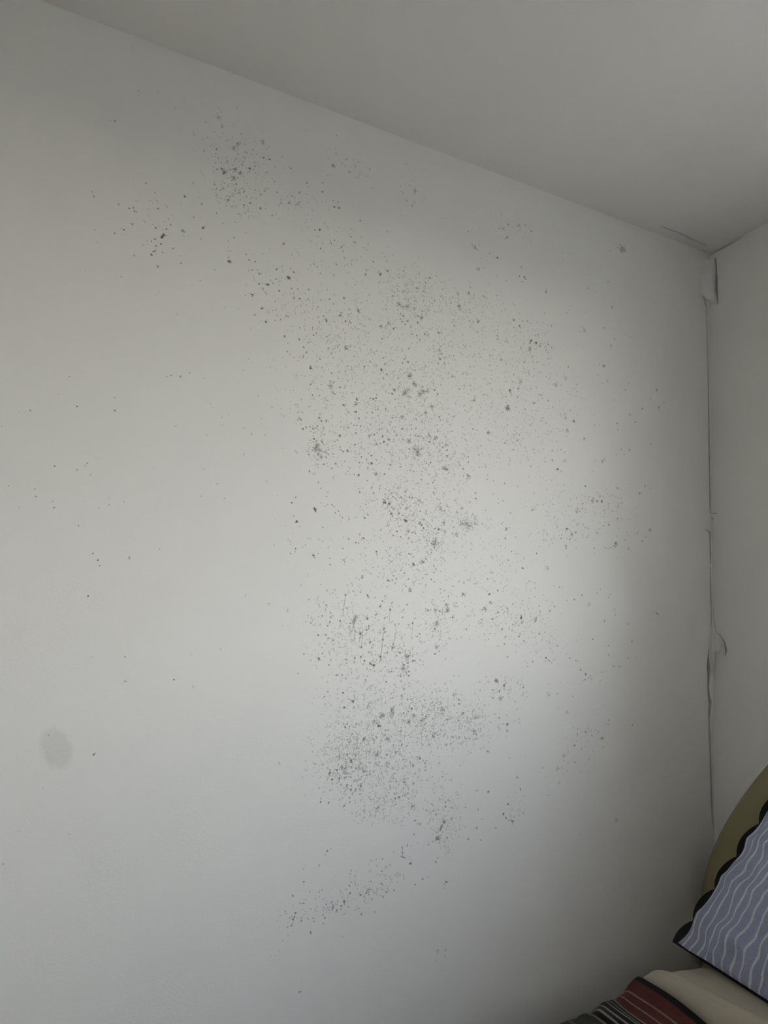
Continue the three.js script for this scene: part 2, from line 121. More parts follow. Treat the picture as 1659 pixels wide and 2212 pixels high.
-980,1193,1.7,.7,-955,1195,2.1,.85,-933,1201,3.6,.5,-918,1193,2.5,.95,-910,1194,1.9,.9,-905,1195,1.7,.7,-887,1190,2.3,.7,-937,1181,1.7,.6,-932,1181,1.6,.5,-1012,1173,2,.8,-1006,1164,2,.6,-1000,1160,2,.5,
-976,1159,5.6,.75,-980,1154,3,.6,-954,1171,4.1,.75,-952,1165,4.6,.6,-955,1158,5.1,.3,-984,1137,4.6,.85,-979,1136,3,.6,-988,1142,3.5,.6,-993,1146,4,.4,-998,1146,3,.4,-960,1143,2,.7,-967,1128,2.7,.6,
-962,1128,2,.5,-967,1118,2.8,.6,-993,1108,3,.6,-988,1115,2.8,.5,-992,1102,2.5,.4,-960,1109,4.1,.65,-1016,1109,4.5,.7,-1015,1112,3,.5,-1032,1107,3,.5,-1032,1113,2.4,.5,-1035,1140,3,.6,-1036,1134,2,.5,
-1049,1103,2.9,.7,-1043,1120,2.6,.6,-1060,1133,2.4,.8,-1056,1140,2.3,.7,-1064,1139,1.8,.5,-1075,1140,2.3,.6,-1070,1113,1.8,.6,-1065,1109,2,.5,-907,1174,3.6,.8,-915,1168,2.8,.6,-926,1164,3.1,.5,-930,1161,2.6,.4,
-912,1146,4.2,.75,-901,1159,4.7,.45,-880,1162,3.2,.7,-870,1158,2.9,.6,-881,1149,5.3,.45,-869,1144,2.1,.6,-931,1127,3.1,.6,-920,1117,2.6,.6,-926,1099,3.1,.7,-946,1098,2.2,.7,-939,1083,3.7,.6,-960,1078,3.2,.7,
-983,1079,4.5,.7,-982,1085,2.5,.5,-1051,1079,2.9,.8,-1054,1069,2.2,.9,-1042,1068,4.4,.75,-1041,1064,2.9,.6,-1035,1070,2.5,.5,-1031,1077,2.6,.5,-1060,1053,3.9,.75,-1052,1054,2.3,.6,-1071,1048,3.3,.7,-1086,1043,2.9,.7,
-1088,1041,2.9,.8,-1087,1049,1.9,.7,-1081,1030,2.9,.95,-1080,1041,1.6,.6,-1065,1032,3.1,.8,-1066,1027,2.3,.6,-1055,1044,4.4,.5,-1050,1041,3.4,.5,-1029,1051,2.7,.8,-1010,1046,4,.5,-997,1046,2.5,.5,-997,1039,3,.5,
-1014,1052,2.5,.5,-1016,1016,3.6,.8,-1014,1020,2.6,.6,-1017,1009,2.7,.6,-1038,1009,3.5,.75,-1047,1018,3.4,.7,-1037,1017,2.7,.6,-1027,1009,2.4,.7,-1060,1019,2.5,.6,-1039,994,2.3,.8,-1038,985,2.2,.7,-1017,1000,2.3,.7,
-1014,988,2,.5,-1049,1000,1.9,.6,-1050,978,3.2,.6,-1049,970,1.9,.4,-1085,985,2.6,1,-1102,987,2.6,.85,-1102,994,1.9,.6,-1097,1006,1.9,.4,-979,1016,2.4,.6,-976,971,3,.6,-972,974,2.6,.8,-977,964,2.5,.5,
-978,957,2,.5,-971,990,3.5,.3,-934,990,2.7,.8,-926,992,3,.8,-923,992,2,.7,-944,988,2,.6,-952,984,1.8,.5,-915,1022,4.1,.5,-934,1024,2.8,.6,-949,1024,2,.6,-916,1010,2.7,.6,-905,999,2.9,.7,
-902,988,2,.6,-919,1006,2.2,.5,-928,1016,2.3,.5,-892,972,4.1,.7,-894,968,2.6,.5,-858,964,2.3,.7,-912,972,1.8,.5,-884,944,3.4,.6,-872,936,3.1,.6,-877,938,2.5,.4,-915,944,2.2,.5,-916,935,2,.5,
-938,945,1.7,.5,-1016,943,2.3,.3,-1006,948,2,.3,-1022,957,1.7,.3,-885,916,2.1,.85,-912,891,2,.7,-910,881,2.2,.8,-908,872,2.3,.9,-904,871,2,.8,-912,874,2,.8,-899,894,2.6,.6,-889,893,2,.4,
-890,858,3,.85,-888,859,2.5,.7,-829,859,2.7,.6,-824,866,2.3,.7,-827,856,2.1,.5,-848,894,2.7,.5,-812,939,4.2,.8,-804,931,2.6,.5,-821,926,3.8,.75,-819,930,3.1,.6,-823,922,2.8,.6,-827,905,5.7,.8,
-829,918,2.8,.6,-804,906,3.5,.5,-811,970,3.2,.8,-795,967,2.1,.7,-810,979,3.2,.4,-805,983,2.6,.4,-781,994,2.7,.5,-826,985,3.2,.4,-833,955,2.6,.6,-802,961,1.9,.5,-794,945,3.2,.4,-809,897,2.1,.5,
-799,876,2.1,.5,-775,906,1.8,.5,-793,922,2.1,.4,-822,1032,2.5,.6,-799,1025,3.2,.3,-867,1061,2.5,.8,-873,1026,2.5,.4,-865,1046,3.1,.5,-880,1071,3.3,.7,-886,1068,2.1,.5,-896,1055,3.9,.6,-903,1062,2.6,.5,
-920,1068,2.4,.4,-945,1050,2.8,.5,-954,1060,2.4,.6,-958,1053,2.3,.5,-850,1117,4.2,.8,-845,1123,3.2,.6,-831,1129,2.8,.6,-839,1119,2.6,.6,-870,1127,2.1,.6,-880,1123,2.9,.6,-859,1126,2.1,.5,-867,1110,2.1,.5,
-832,1174,5,.6,-827,1174,3.2,.5,-852,1182,3,.5,-843,1177,2.1,.5,-789,1196,3.7,.7,-788,1187,3.7,.6,-804,1206,3.1,.6,-798,1208,2.5,.5,-817,1152,3.2,.6,-788,1151,2.8,.6,-776,1168,3.7,.6,-778,1166,2.7,.5,
-745,1127,5.5,.6,-739,1121,2.9,.7,-740,1112,2.5,.8,-752,1130,2.8,.5,-784,1115,3.3,.6,-800,1115,2.8,.5,-805,1101,3.2,.5,-815,1100,3,.5,-799,1091,2.2,.6,-741,1159,4.4,.5,-722,1186,2.2,.4,-657,1145,3.4,.8,
-679,1159,2.3,.4,-657,1131,3.4,.4,-709,1085,3.9,.35,-752,1082,2.7,.35,-800,1074,1.8,.4,-831,1061,3.2,.35,-692,1241,4.6,.55,-670,1231,3,.8,-683,1218,3.4,.4,-699,1220,2.8,.4,-677,1202,4.6,.3,-702,998,3.5,.55,
-733,1002,2.7,.3,-760,967,1.7,.4,-727,960,2.7,.25,-660,950,3.3,.6,-652,942,2.6,.5,-648,970,2.6,.8,-729,923,3.2,.4,-717,897,2.2,.4,-749,900,2.7,.45,-678,921,2.2,.6,-715,941,2.2,.3,-1080,893,2.8,.8,
-1072,897,1.9,.4,-1084,886,2.3,.35,-1095,867,2,.8,-1128,862,1.6,.6,-1125,838,2.1,1,-1125,833,1.4,.4,-1146,814,2.3,1,-1144,796,1.4,.4,-1111,819,1.8,.7,-1091,817,1.8,.8,-1085,821,2.3,.5,-1122,799,2.2,.7,
-1098,805,1.8,.5,-1025,853,2.1,.6,-1026,846,1.5,.4,-1022,831,1.9,.6,-1026,824,2.3,.8,-1014,827,1.8,.7,-1024,810,2.7,.9,-1000,805,2.7,.9,-988,808,2.9,.8,-983,813,3.9,.7,-992,801,2.4,.6,-979,829,1.8,.9,
-965,842,1.8,.7,-975,795,2.4,.6,-991,792,1.9,.7,-970,807,1.6,.7,-955,823,2.2,.8,-949,798,2.9,.5,-953,812,2.9,.35,-941,806,2.5,.8,-925,808,2.2,.85,-913,838,2.2,.7,-876,816,2.1,.85,-858,826,2.5,.9,
-845,828,1.5,.6,-800,816,3.1,.85,-804,813,2.6,.5,-805,804,1.5,.4,-1036,795,3.2,.9,-1035,791,2.1,.7,-1041,787,2.4,.9,-1041,781,2.8,.5,-1050,780,2.8,.75,-1051,777,1.9,.5,-1060,784,2.8,.8,-1059,788,2.1,.7,
-1074,793,2,.9,-1064,796,1.7,.8,-1041,804,1.5,.6,-1050,795,2.3,.4,-1025,785,2.8,.35,-1008,778,1.9,.35,-996,768,3.1,.6,-966,770,2.9,.35,-1138,782,2.5,.7,-1139,775,2.3,.7,-1142,771,2.5,.8,-1144,760,2.4,.7,
-1151,758,1.8,.7,-1148,774,1.4,.5,-1124,767,2.5,.7,-1125,772,1.6,.5,-1100,770,2.1,.7,-1096,763,2.3,.5,-1099,764,1.8,.5,-1079,774,2,.6,-1075,768,2.6,.7,-1078,758,2.1,.6,-1103,744,2.7,.8,-1102,741,1.6,.6,
-1168,780,2.2,.3,-1174,770,2.2,.2,-1106,787,2.3,.3,-1095,782,2.3,.3,-1149,742,2.7,.2,-1159,734,1.8,.4,-1165,718,2.7,.2,-1172,709,1.8,.3,-1181,708,1.8,.2,-1034,729,3.3,.15,-1117,639,2.2,.8,-1114,639,1.6,.4,
-814,681,4,.3,-794,681,3.6,.3,-795,669,3.1,.2,-816,663,3,.15,-970,871,1.8,.6,-956,871,2.2,.7,-947,855,3,.35,-956,847,2.9,.3,-930,884,2,.5,-708,2372,4.1,.35,-721,2355,4,.3,-675,2379,5.5,.3,
-654,2387,4.2,.25,-636,2376,3.5,.6,-708,2336,3.2,.85,-714,2331,2.3,.6,-802,2281,4.1,.8,-810,2284,3.2,.4,-789,2291,2,.5,-793,2276,2.5,.5,-758,2278,2.9,.5,-736,2272,3.3,.95,-745,2274,2.6,.3,-823,2317,3.2,.4,
-812,2332,2.1,.4,-766,2256,2.2,.4,-663,2268,2.4,.7,-667,2242,2.7,.85,-652,2244,3.1,.85,-648,2239,2.4,.8,-659,2230,2.6,.8,-584,2222,3.6,.75,-583,2230,2.8,.3,-332,2417,9.2,.45,-332,2408,4.6,.5,-322,2416,6.2,.35,
-509,2351,2.7,.5,-534,2343,2.6,.25,-531,2324,2.8,.2,-380,2306,3.3,.45,-442,2310,2.9,.3,-448,2270,4.3,.25,-422,2264,2.6,.25,-268,2311,2.3,.3,-679,2161,2.5,.6,-586,2163,2.5,.5,-509,2192,2.2,.4,-515,2183,2.2,.4,
-365,2237,3.8,.5,-454,2200,2.9,.2,-457,2149,5.7,.35,-471,2142,2.8,.6,-467,2157,2.1,.4,-392,2171,3.8,.4,-367,2128,3.8,.5,-355,2149,3.2,.6,-299,2169,3.7,.2,-317,2171,2.5,.3,-479,2103,2.8,.2,-680,2122,3.9,.6,
-679,2102,2.4,.6,-662,2110,3.4,.8,-658,2106,2.5,.7,-653,2125,2.4,.7,-638,2129,2.4,.7,-625,2080,4.7,.85,-610,2078,4.7,.85,-629,2072,3.1,.6,-598,2072,3.1,.8,-596,2079,2.6,.7,-628,2055,5.3,.6,-627,2062,2.3,.8,
-572,2082,2.7,.7,-577,2067,3,.6,-561,2078,2,.7,-605,2102,2.7,.7,-563,2135,2.5,.7,-573,2136,2,.5,-578,2112,2,.5,-574,2118,2,.4,-644,2019,3.3,.6,-621,2038,3.4,.5,-617,2026,2.5,.7,-569,2045,2.3,.8,
-584,2026,2.3,.5,-630,1998,2.6,.5,-628,1991,2.5,.5,-674,1980,2.6,.6,-593,2004,2.7,.5,-576,1995,2.1,.6,-615,1988,2.1,.5,-661,1975,2.1,.5,-675,1961,2.2,.5,-653,1966,4.7,.7,-652,1971,2.6,.4,-659,1947,3.6,.7,
-684,1938,4.3,.85,-680,1931,2.6,.4,-662,1899,2,.7,-660,1926,2.6,.6,-677,1925,2.6,.3,-590,1945,2.6,.95,-609,1920,2.9,.95,-615,1921,2.9,.4,-596,1929,2.1,.4,-586,1936,2.1,.5,-568,1935,2.9,.8,-552,1921,2.4,.6,
-616,1900,2.5,.4,-635,1899,2.1,.6,-688,1891,6.3,.75,-687,1898,3.2,.7,-549,1984,2.3,.6,-541,1989,2,.4,-507,2037,2.9,.7,-514,2006,4.1,.5,-479,1996,2.8,.6,-490,1981,2.3,.5,-477,1977,2.3,.5,-483,1985,2.1,.4,
-480,1964,2.5,.5,-453,1962,2.2,.3,-462,1963,2.2,.3,-390,2064,4.3,.6,-392,2067,2.9,.5,-404,2067,3.4,.3,-376,2028,4,.35,-315,2016,3.6,.5,-303,2037,3.7,.25,-203,2038,3.9,.55,-177,2007,3.6,.35,-194,1990,3.9,.5,
-255,1975,3.5,.65,-227,2008,2.5,.5,-353,1979,3.3,.3,-299,1951,4.3,.3,-497,1924,2.4,.5,-514,1910,2.7,.6,-528,1907,2.4,.6,-583,1886,2.5,.7,-512,1900,4,.6,-487,1897,4.1,.8,-483,1894,2.7,.6,-572,1875,2.4,.6,
-621,1861,2.4,.8,-656,1816,2.7,.85,-651,1831,2.5,.6,-667,1790,2.4,.7,-538,1834,2.4,.6,-505,1868,4,.7,-519,1867,2.7,.4,-528,1862,2.3,.4,-551,1808,3.1,.7,-577,1808,1.9,.5,-524,1815,2.4,.5,-550,1783,2.9,.7,
-571,1776,2.6,.5,-509,1788,4,.3,-532,1764,3.9,.85,-538,1761,2.2,.6,-613,1758,2.4,.7,-604,1793,2.6,.4,-606,1802,2.3,.4,-450,1857,4.1,.5,-417,1899,2.8,.5,-403,1900,2.8,.3,-342,1917,3.7,.55,-340,1900,3.5,.3,
-280,1932,3.3,.7,-225,1882,3.7,.3,-299,1853,3.3,.75,-327,1849,2.4,.6,-343,1833,3.1,.3,-390,1807,4.8,.4,-383,1814,3.3,.5,-415,1805,2.7,.3,-419,1775,2.2,.5,-444,1733,3.5,.75,-511,1727,2.4,.5,-522,1721,2,.3,
-339,1744,3.3,.7,-262,1742,3.7,.65,-244,1764,3.6,.4,-520,1707,2.2,.5,-541,1698,2.2,.4,-526,1696,2.5,.3,-605,1651,5,.4,-596,1653,3,.3,-565,1641,3.2,.2,-551,1631,2.9,.25,-537,1629,2.8,.2,-452,1687,3.1,.75,
-470,1664,3.9,.8,-461,1666,3,.5,-453,1674,3.2,.5,-466,1672,2.9,.5,-404,1699,3.8,.75,-390,1702,4.1,.85,-420,1698,4,.6,-418,1706,3.1,.5,-397,1714,2.7,.6,-433,1708,2.3,.5,-454,1709,2.7,.3,-375,1736,3.3,.25,
-372,1725,2.6,.3,-332,1703,2.5,.4,-325,1719,2.4,.4,-270,1702,2.4,.3,-272,1678,3.1,.35,-356,1681,2.6,.4,-338,1664,3.2,.6,-384,1639,3,.7,-365,1644,3.3,.75,-378,1648,2.7,.3,-500,1617,3.9,.85,-504,1611,2.5,.5,
-484,1605,3.9,.7,-472,1611,3.4,.75,-490,1592,2.8,.7,-516,1591,2.4,.7,-444,1626,2.4,.5,-451,1607,2.2,.5,-559,1596,2.8,.6,-546,1585,2.3,.5,-569,1580,2.5,.5,-562,1581,2.4,.5,-473,1593,2.6,.4,-431,1610,2.2,.4,
-404,1618,3.6,.5,-413,1579,3.2,.5,-342,1597,5.4,.75,-347,1591,3.4,.6,-358,1586,2.7,.5,-377,1584,2.7,.5,-367,1583,2.7,.4,-310,1611,2.5,.6,-300,1590,3.7,.4,-338,1619,2.6,.4,-253,1615,3.4,.75,-241,1628,2.7,.5,
-226,1647,4.3,.6,-270,1633,4.2,.2,-282,1628,2.8,.25,-305,1632,2.8,.25,-501,1572,3.9,.55,-552,1570,2.1,.4,-589,1546,2.7,.85,-628,1506,3.2,.85,-630,1508,2.4,.5,-625,1529,2.4,.3,-662,1543,2.3,.7,-669,1634,2.2,.8,
-649,1538,2.1,.6,-646,1496,1.9,.5,-608,1477,3.1,.4,-592,1475,2.8,.4,-590,1462,2.1,.7,-602,1477,2.4,.3,-518,1471,2.4,.7,-508,1471,2,.5,-448,1458,3,.75,-472,1445,3.1,.7,-495,1441,2.9,.35,-425,1437,4.1,.4,
-401,1467,2.1,.5,-390,1478,3,.3,-364,1459,3.3,.5,-359,1467,2.5,.3,-342,1417,4,.3,-344,1431,4,.15,-376,1399,3.1,.7,-299,1397,3.2,.6,-201,1431,4.4,.55,-412,1352,2.8,.7,-463,1347,2.8,.3,-285,1354,3.2,.6,
-362,1339,2.9,.6,-521,1330,2.2,.7,-532,1423,3.2,.6,-546,1411,2.8,.8,-539,1433,2.5,.4,-556,1436,2.2,.4,-577,1420,2.4,.8,-574,1408,2.1,.7,-575,1403,2,.6,-628,1389,5,.9,-629,1394,3,.6,-618,1397,2,.7,
-623,1380,3.6,.5,-627,1376,2.4,.6,-635,1371,2.6,.6,-626,1419,2.4,.4,-587,1387,3.9,.8,-585,1393,2.7,.6,-589,1382,2.7,.6,-601,1393,2.1,.5,-575,1355,3.4,.6,-557,1360,2.7,.35,-587,1346,2.1,.5,-633,1345,3.3,.7,
-619,1335,3.2,.5,-652,1370,1.9,.7,-616,1367,2.4,.4,-606,1345,2.4,.3,-654,1419,2.3,.6,-553,1300,3.2,1,-546,1295,2.2,.8,-542,1293,1.9,.8,-555,1291,1.8,.8,-536,1289,1.9,.8,-532,1296,1.8,.7,-527,1298,1.8,.6,
-591,1289,2.4,.8,-607,1286,2.1,.5,-605,1277,2.4,.5,-582,1310,2.2,.5,-482,1303,2.9,.7,-463,1298,2.3,.8,-455,1297,1.9,.7,-448,1276,2.9,.85,-432,1266,3.4,.85,-433,1253,2.5,.7,-417,1263,2.3,.5,-423,1258,3.2,.4,
-361,1316,3,.45,-345,1290,3,.55,-325,1290,3.1,.6,-297,1313,3.7,.35,-272,1316,2.3,.3,-719,1249,2.6,.6,-692,1242,3.7,.8,-687,1238,2.9,.5,-714,1238,2.6,.5,-737,1237,3.4,.3,-670,1231,3.5,.9,-701,1220,2.7,.6,
-682,1218,2.8,.7,-650,1224,2.3,.4,-680,1202,5.1,.3,-650,1216,1.7,.3,-616,1229,2.9,.7,-625,1234,2.2,.6,-615,1216,2.1,.5,-544,1240,2.3,.4,-542,1214,4.2,.35,-548,1219,3,.3,-516,1218,3,.55,-471,1212,3.7,.3,
-637,1196,2.1,.6,-678,1190,2.3,.3,-487,1175,4.4,.3,-514,1184,3,.2,-680,1159,2.8,.6,-657,1145,3.3,.9,-656,1130,3,.5,-681,1137,4.5,.3,-677,1133,2.3,.4,-659,1165,2.8,.3,-626,1158,2.8,.3,-624,1150,2.8,.3,
-639,1153,2.3,.3,-670,1145,2.7,.4,-358,1159,3.4,.5,-360,1150,3.3,.3,-282,1149,2.9,.5,-378,1115,4.6,.65,-430,1130,3.3,.6,-423,1139,2.9,.4,-454,1125,2.7,.5,-410,1122,3.2,.4,-467,1140,2.4,.3,-462,1099,3.3,.65,
-430,1097,2.2,.3,-493,1074,5.4,.3,-481,1084,3.6,.35,-405,1085,2.8,.35,-494,1065,2.4,.4,-461,1060,2.7,.5,-417,1067,2.5,.4,-510,1047,4.8,.35,-514,1043,3.2,.3,-481,1041,2.4,.4,-498,1047,2.4,.2,-553,1048,2.6,.55,
-648,1071,2,.7,-603,1074,2.3,.2,-707,1085,3.3,.3,-625,1028,2.7,.85,-615,1002,3.4,.6,-632,1013,2,.3,-702,999,3.3,.55,-730,1002,3.3,.2,-505,1015,4,.3,-546,1028,2.3,.25,-535,987,2.8,.3,-553,992,2.3,.2,
-648,971,2.6,.8,-659,950,3.3,.75,-652,940,2.6,.6,-644,936,2.5,.6,-633,933,3.4,.95,-634,928,2.2,.6,-629,943,2.7,.4,-618,957,4.5,.15,-679,921,2.4,.5,-440,898,2.4,.3,-330,925,6.2,.2,-728,923,3.7,.3,
-749,900,2.8,.5,-716,897,2.8,.3,-759,967,2.1,.5,-727,962,2.7,.4,-1670,1760,1.5,.6,-1684,1724,1.4,.3,-1650,1706,2.1,.8,-1727,1683,2,.8,-1735,1679,1.4,.3,-1745,1677,1.6,.2,-1729,1674,1.2,.3,-1769,1646,1.6,.35,
-1586,1736,1.8,.6,-1583,1711,2.2,.9,-1467,1702,1.6,.5,-1487,1802,2.1,.7,-1494,1798,2.1,.3,-1469,1804,3,.6,-1452,1815,2.8,.4,-1423,1810,1.5,.7,-1404,1760,1.4,.4,-1400,1753,1.4,.4,-1378,1737,1.5,.6,-1365,1744,1.3,.7,
-1405,1694,1.3,.4,-1674,1588,2,.9,-1619,1602,1.7,.8,-1623,1597,1.3,.6,-1635,1587,1.8,.7,-1611,1582,1.4,.6,-1744,1540,1.7,.5,-1701,1541,1.8,.6,-1698,1528,2,.75,-1669,1523,1.5,.7,-1665,1512,2,.95,-1722,1504,1.6,.3,
-1574,1542,1.4,.5,-1572,1530,1.4,.7,-1588,1521,1.3,.6,-1546,1540,1.5,.5,-1617,1529,1.2,.4,-1620,1484,1.6,.8,-1403,1570,1.7,.5,-1374,1600,2.1,.6,-1471,1457,1.7,.7,-1589,1436,1.8,.85,-1579,1425,2.5,.85,-1575,1415,1.7,.95,
-1524,1434,2,.85,-1525,1437,1.5,.6,-1588,1358,2.4,.95,-1568,1249,1.2,.7,-1511,1253,1.7,.8,-1507,1209,1.3,1,-1504,1209,1.2,.9,-1418,1215,2,1,-1624,1112,1.5,.8,-1545,1079,2.5,1,-1543,1081,1.6,.8,-1621,1024,1.4,.35,
-1649,954,1.4,.5,-1569,945,1.6,.4,-1667,902,1.8,.6,-1389,1262,1.4,.3,-1579,2188,2.1,.9,-1676,2137,2,.6,-1671,2128,2.2,.7,-1674,2133,.9,.4,-1560,2174,1.9,.8,-1501,2185,3.6,.8,-1625,2127,2,.9,-1604,2125,2.3,.85,
-1597,2129,2.1,.9,-1594,2122,2.3,.85,-1590,2122,1.9,.8,-1595,2126,1.4,.7,-1550,2142,2.4,.9,-1568,2154,1.7,.4,-1533,2152,2.3,.4,-1536,2155,1.5,.4,-1466,2180,2.6,.45,-1478,2146,2.4,.45,-1465,2150,1.6,.3,-1595,2094,2.2,.85,
-1609,2077,2.6,.8,-1625,2065,2.1,.7,-1661,2060,2.7,.25,-1550,2100,2.6,.9,-1534,2118,1.8,.5,-1522,2115,2.6,.6,-1529,2104,2.2,.9,-1535,2086,4.6,1,-1533,2090,3.8,1,-1536,2083,2.9,.9,-1527,2090,1.5,.8,-1549,2076,2.5,.8,
-1555,2069,2,.8,-1563,2068,1.4,.7,-1570,2057,1.8,.5,-1536,2069,2.6,.9,-1545,2062,2.1,.9,-1531,2052,1.9,.9,-1546,2051,2.4,.95,-1549,2048,2.1,1,-1552,2041,3,1,-1542,2046,1.3,.6,-1512,2067,2,.9,-1537,2020,2.7,1,
-1493,2040,1.9,.8,-1496,2055,1.5,.5,-1584,2030,3.7,.3,-1497,2109,3.9,.5,-1494,2108,2.3,.6,-1602,1980,2.7,.35,-1668,1973,1.5,.3,-1451,2014,1.8,.5,-1467,1999,1.5,.4,-1490,1931,1.7,.6,-1396,1969,1.7,.5,-1368,1973,1.7,.4,
-1557,2105,1.7,.4,-1536,2100,1.4,.4,-1529,1966,2.8,.15,-1654,2037,2.1,.2,-1616,2382,2,.6,-1652,2300,2.9,.5,-1661,2298,2.4,.25,-1541,2372,1.9,.5,-1524,2402,2,.25,-1640,2473,2,.25,-1579,2396,3,.2,
];
const BROWN_SPOTS = [
-998,2080,5.9,.65,-978,2080,5.9,.6,-959,2079,4.2,.6,-989,2076,4.7,.5,-835,2109,3.7,.6,-1230,1939,3.1,.95,-1209,1937,2.3,.85,-901,1785,3.9,.7,-879,1799,3.3,.6,-854,1770,4.7,.55,-852,1758,3.2,.85,-929,1742,7.9,.6,
-856,1715,5.8,.75,-1169,1715,5.2,.6,-1173,1707,5.7,.75,-1164,1705,5.2,.6,-1159,1691,4.1,.65,-1166,1696,3.7,.6,-1160,1724,3.1,.5,-1166,1683,2.4,.8,-1028,1673,4.5,.8,-940,1558,4,.6,-860,1388,4.4,.8,-857,1357,5.5,.65,
-855,1363,3.8,.6,-860,1347,3.7,.6,-853,1374,3.7,.35,-1054,1359,5.1,.7,-1055,1352,4.6,.6,-1057,1346,4.1,.5,-926,1283,5.8,.7,-934,1257,5.3,.75,-931,1265,3.4,.6,-545,1980,4,.7,-555,1979,2.5,.5,-410,2036,3.1,.4,
-315,1838,2.8,.5,-556,1514,5.6,.35,
];
// wiped streaks: from (mm, mm) to (mm, mm), width in mm, coverage
const STREAKS = [[-1080,1404,-1083,1364,1.7,.5],[-1123,1376,-1117,1333,1.2,.35],[-973,1385,-974,1352,1.7,.45],[-969,1400,-973,1385,1.3,.3],[-984,1341,-989,1278,1.9,.55],[-974,1289,-976,1266,1.4,.4],[-915,1359,-918,1322,1.6,.4],[-1053,1364,-1061,1322,2.1,.4],[-1053,1337,-1053,1308,2.1,.3],[-1034,1324,-1036,1295,1.7,.5],[-1040,1323,-1041,1306,1.7,.45],[-1071,1293,-1068,1270,1.1,.4],[-1066,1293,-1065,1276,1.1,.4],[-1058,1296,-1057,1276,1.1,.4],[-1049,1276,-1050,1262,1.6,.45],[-956,1333,-962,1293,2.2,.25],[-958,1333,-959,1323,1.5,.3],[-1014,1503,-1012,1487,1.3,.6],[-1199,1489,-1200,1478,1.2,.5],[-1034,1280,-1036,1263,1.4,.35],[-948,1438,-943,1417,1.4,.25],[-943,1285,-924,1247,.9,.35],[-988,1277,-989,1265,1.3,.35],[-911,894,-910,872,1.6,.6],[-979,974,-978,954,1.3,.4],[-821,920,-812,940,2.3,.4],[-1138,782,-1143,758,1.5,.5],[-1125,774,-1124,764,1.3,.4],[-1104,755,-1103,742,1,.3],[-1115,661,-1113,641,1.4,.12],[-1025,853,-1026,822,1.2,.25],[-1122,802,-1126,790,1,.2]];
// fields of fine specks: centre (mm, mm), half width, half height (mm), count
const SPECK_FIELDS = [[-1403,2287,64,79,260],[-1386,2217,51,31,80],[-1140,2380,54,29,40],[-984,2387,39,48,30],[-1265,2258,44,22,40],[-1158,2168,126,66,110],[-1299,2051,63,62,60],[-1156,2003,123,64,260],[-965,2086,87,68,420],[-956,2134,75,34,120],[-814,2113,80,59,200],[-1104,1907,135,85,380],[-951,1875,85,98,420],[-872,1982,64,57,200],[-718,2053,153,107,330],[-1050,1780,182,105,700],[-1165,1712,27,35,120],[-931,1747,84,54,350],[-857,1727,74,54,220],[-734,1826,160,91,400],[-621,2064,58,49,100],[-685,1929,124,106,250],[-544,1934,103,85,90],[-969,1613,69,52,330],[-886,1603,96,63,400],[-787,1595,38,22,150],[-870,1542,36,32,150],[-938,1482,104,51,200],[-719,1505,142,86,220],[-464,1671,148,71,220],[-375,1707,62,36,60],[-492,1609,116,29,90],[-1038,1324,108,87,700],[-934,1262,39,39,140],[-848,1367,48,51,200],[-636,1382,92,54,200],[-714,1387,76,42,100],[-1007,1201,97,38,150],[-927,1145,134,58,900],[-825,1167,94,50,500],[-751,1128,49,40,150],[-1050,1069,62,64,650],[-965,1060,98,56,600],[-917,1003,55,47,220],[-812,944,41,57,250],[-980,968,43,28,120],[-668,1222,51,31,100],[-436,1110,70,64,60],[-1049,794,50,22,60],[-990,816,52,27,70],[-939,848,43,27,40],[-1135,775,29,25,30],[-631,957,32,25,30],[-553,1323,82,43,60],[-425,1263,57,33,30],[-929,1715,359,513,350],[-1557,2110,74,59,25],[-690,2371,59,32,40],[-338,2418,24,19,25]];

// ---------------------------------------------------------------- helpers
const noise = new ImprovedNoise();
const N = (x, y, z = 0.37) => noise.noise(x, y, z);
function rng(seed) { let a = seed >>> 0; return () => { a = (a + 0x6D2B79F5) >>> 0; let t = a; t = Math.imul(t ^ (t >>> 15), t | 1); t ^= t + Math.imul(t ^ (t >>> 7), t | 61); return ((t ^ (t >>> 14)) >>> 0) / 4294967296; }; }
const toS = (v) => Math.round(255 * (v <= 0.0031308 ? 12.92 * v : 1.055 * Math.pow(v, 1 / 2.4) - 0.055));
const lin = (r, g, b) => new THREE.Color().setRGB(r, g, b);
const clamp = (v, a = 0, b = 1) => Math.min(b, Math.max(a, v));
const smooth = (a, b, x) => { const t = clamp((x - a) / (b - a)); return t * t * (3 - 2 * t); };
const used = new Map();
function numbered(n) { const c = used.get(n) ?? 0; used.set(n, c + 1); return c ? `${n}_${String(c).padStart(3, '0')}` : n; }
function mesh(name, geometry, material, parent) {
  const o = new THREE.Mesh(geometry, material); o.castShadow = o.receiveShadow = true;
  o.name = parent === scene ? numbered(name) : name; parent.add(o); return o;
}
function group(name) { const g = new THREE.Group(); g.name = numbered(name); scene.add(g); return g; }
function tag(o, label, category) { o.userData.label = label; o.userData.category = category; return o; }
function structure(o, label, category) { o.userData.kind = 'structure'; return tag(o, label, category); }
function box(x0, x1, y0, y1, z0, z1) { const g = new THREE.BoxGeometry(x1 - x0, y1 - y0, z1 - z0); g.translate((x0 + x1) / 2, (y0 + y1) / 2, (z0 + z1) / 2); return g; }
function rbox(x0, x1, y0, y1, z0, z1, r = 0.004) { const g = new RoundedBoxGeometry(x1 - x0, y1 - y0, z1 - z0, 2, r); g.translate((x0 + x1) / 2, (y0 + y1) / 2, (z0 + z1) / 2); return g; }
const flat = (g) => { const q = g.index ? g.toNonIndexed() : g; return q; };
const merge = (list, groups = false) => mergeGeometries(list.map(flat), groups);
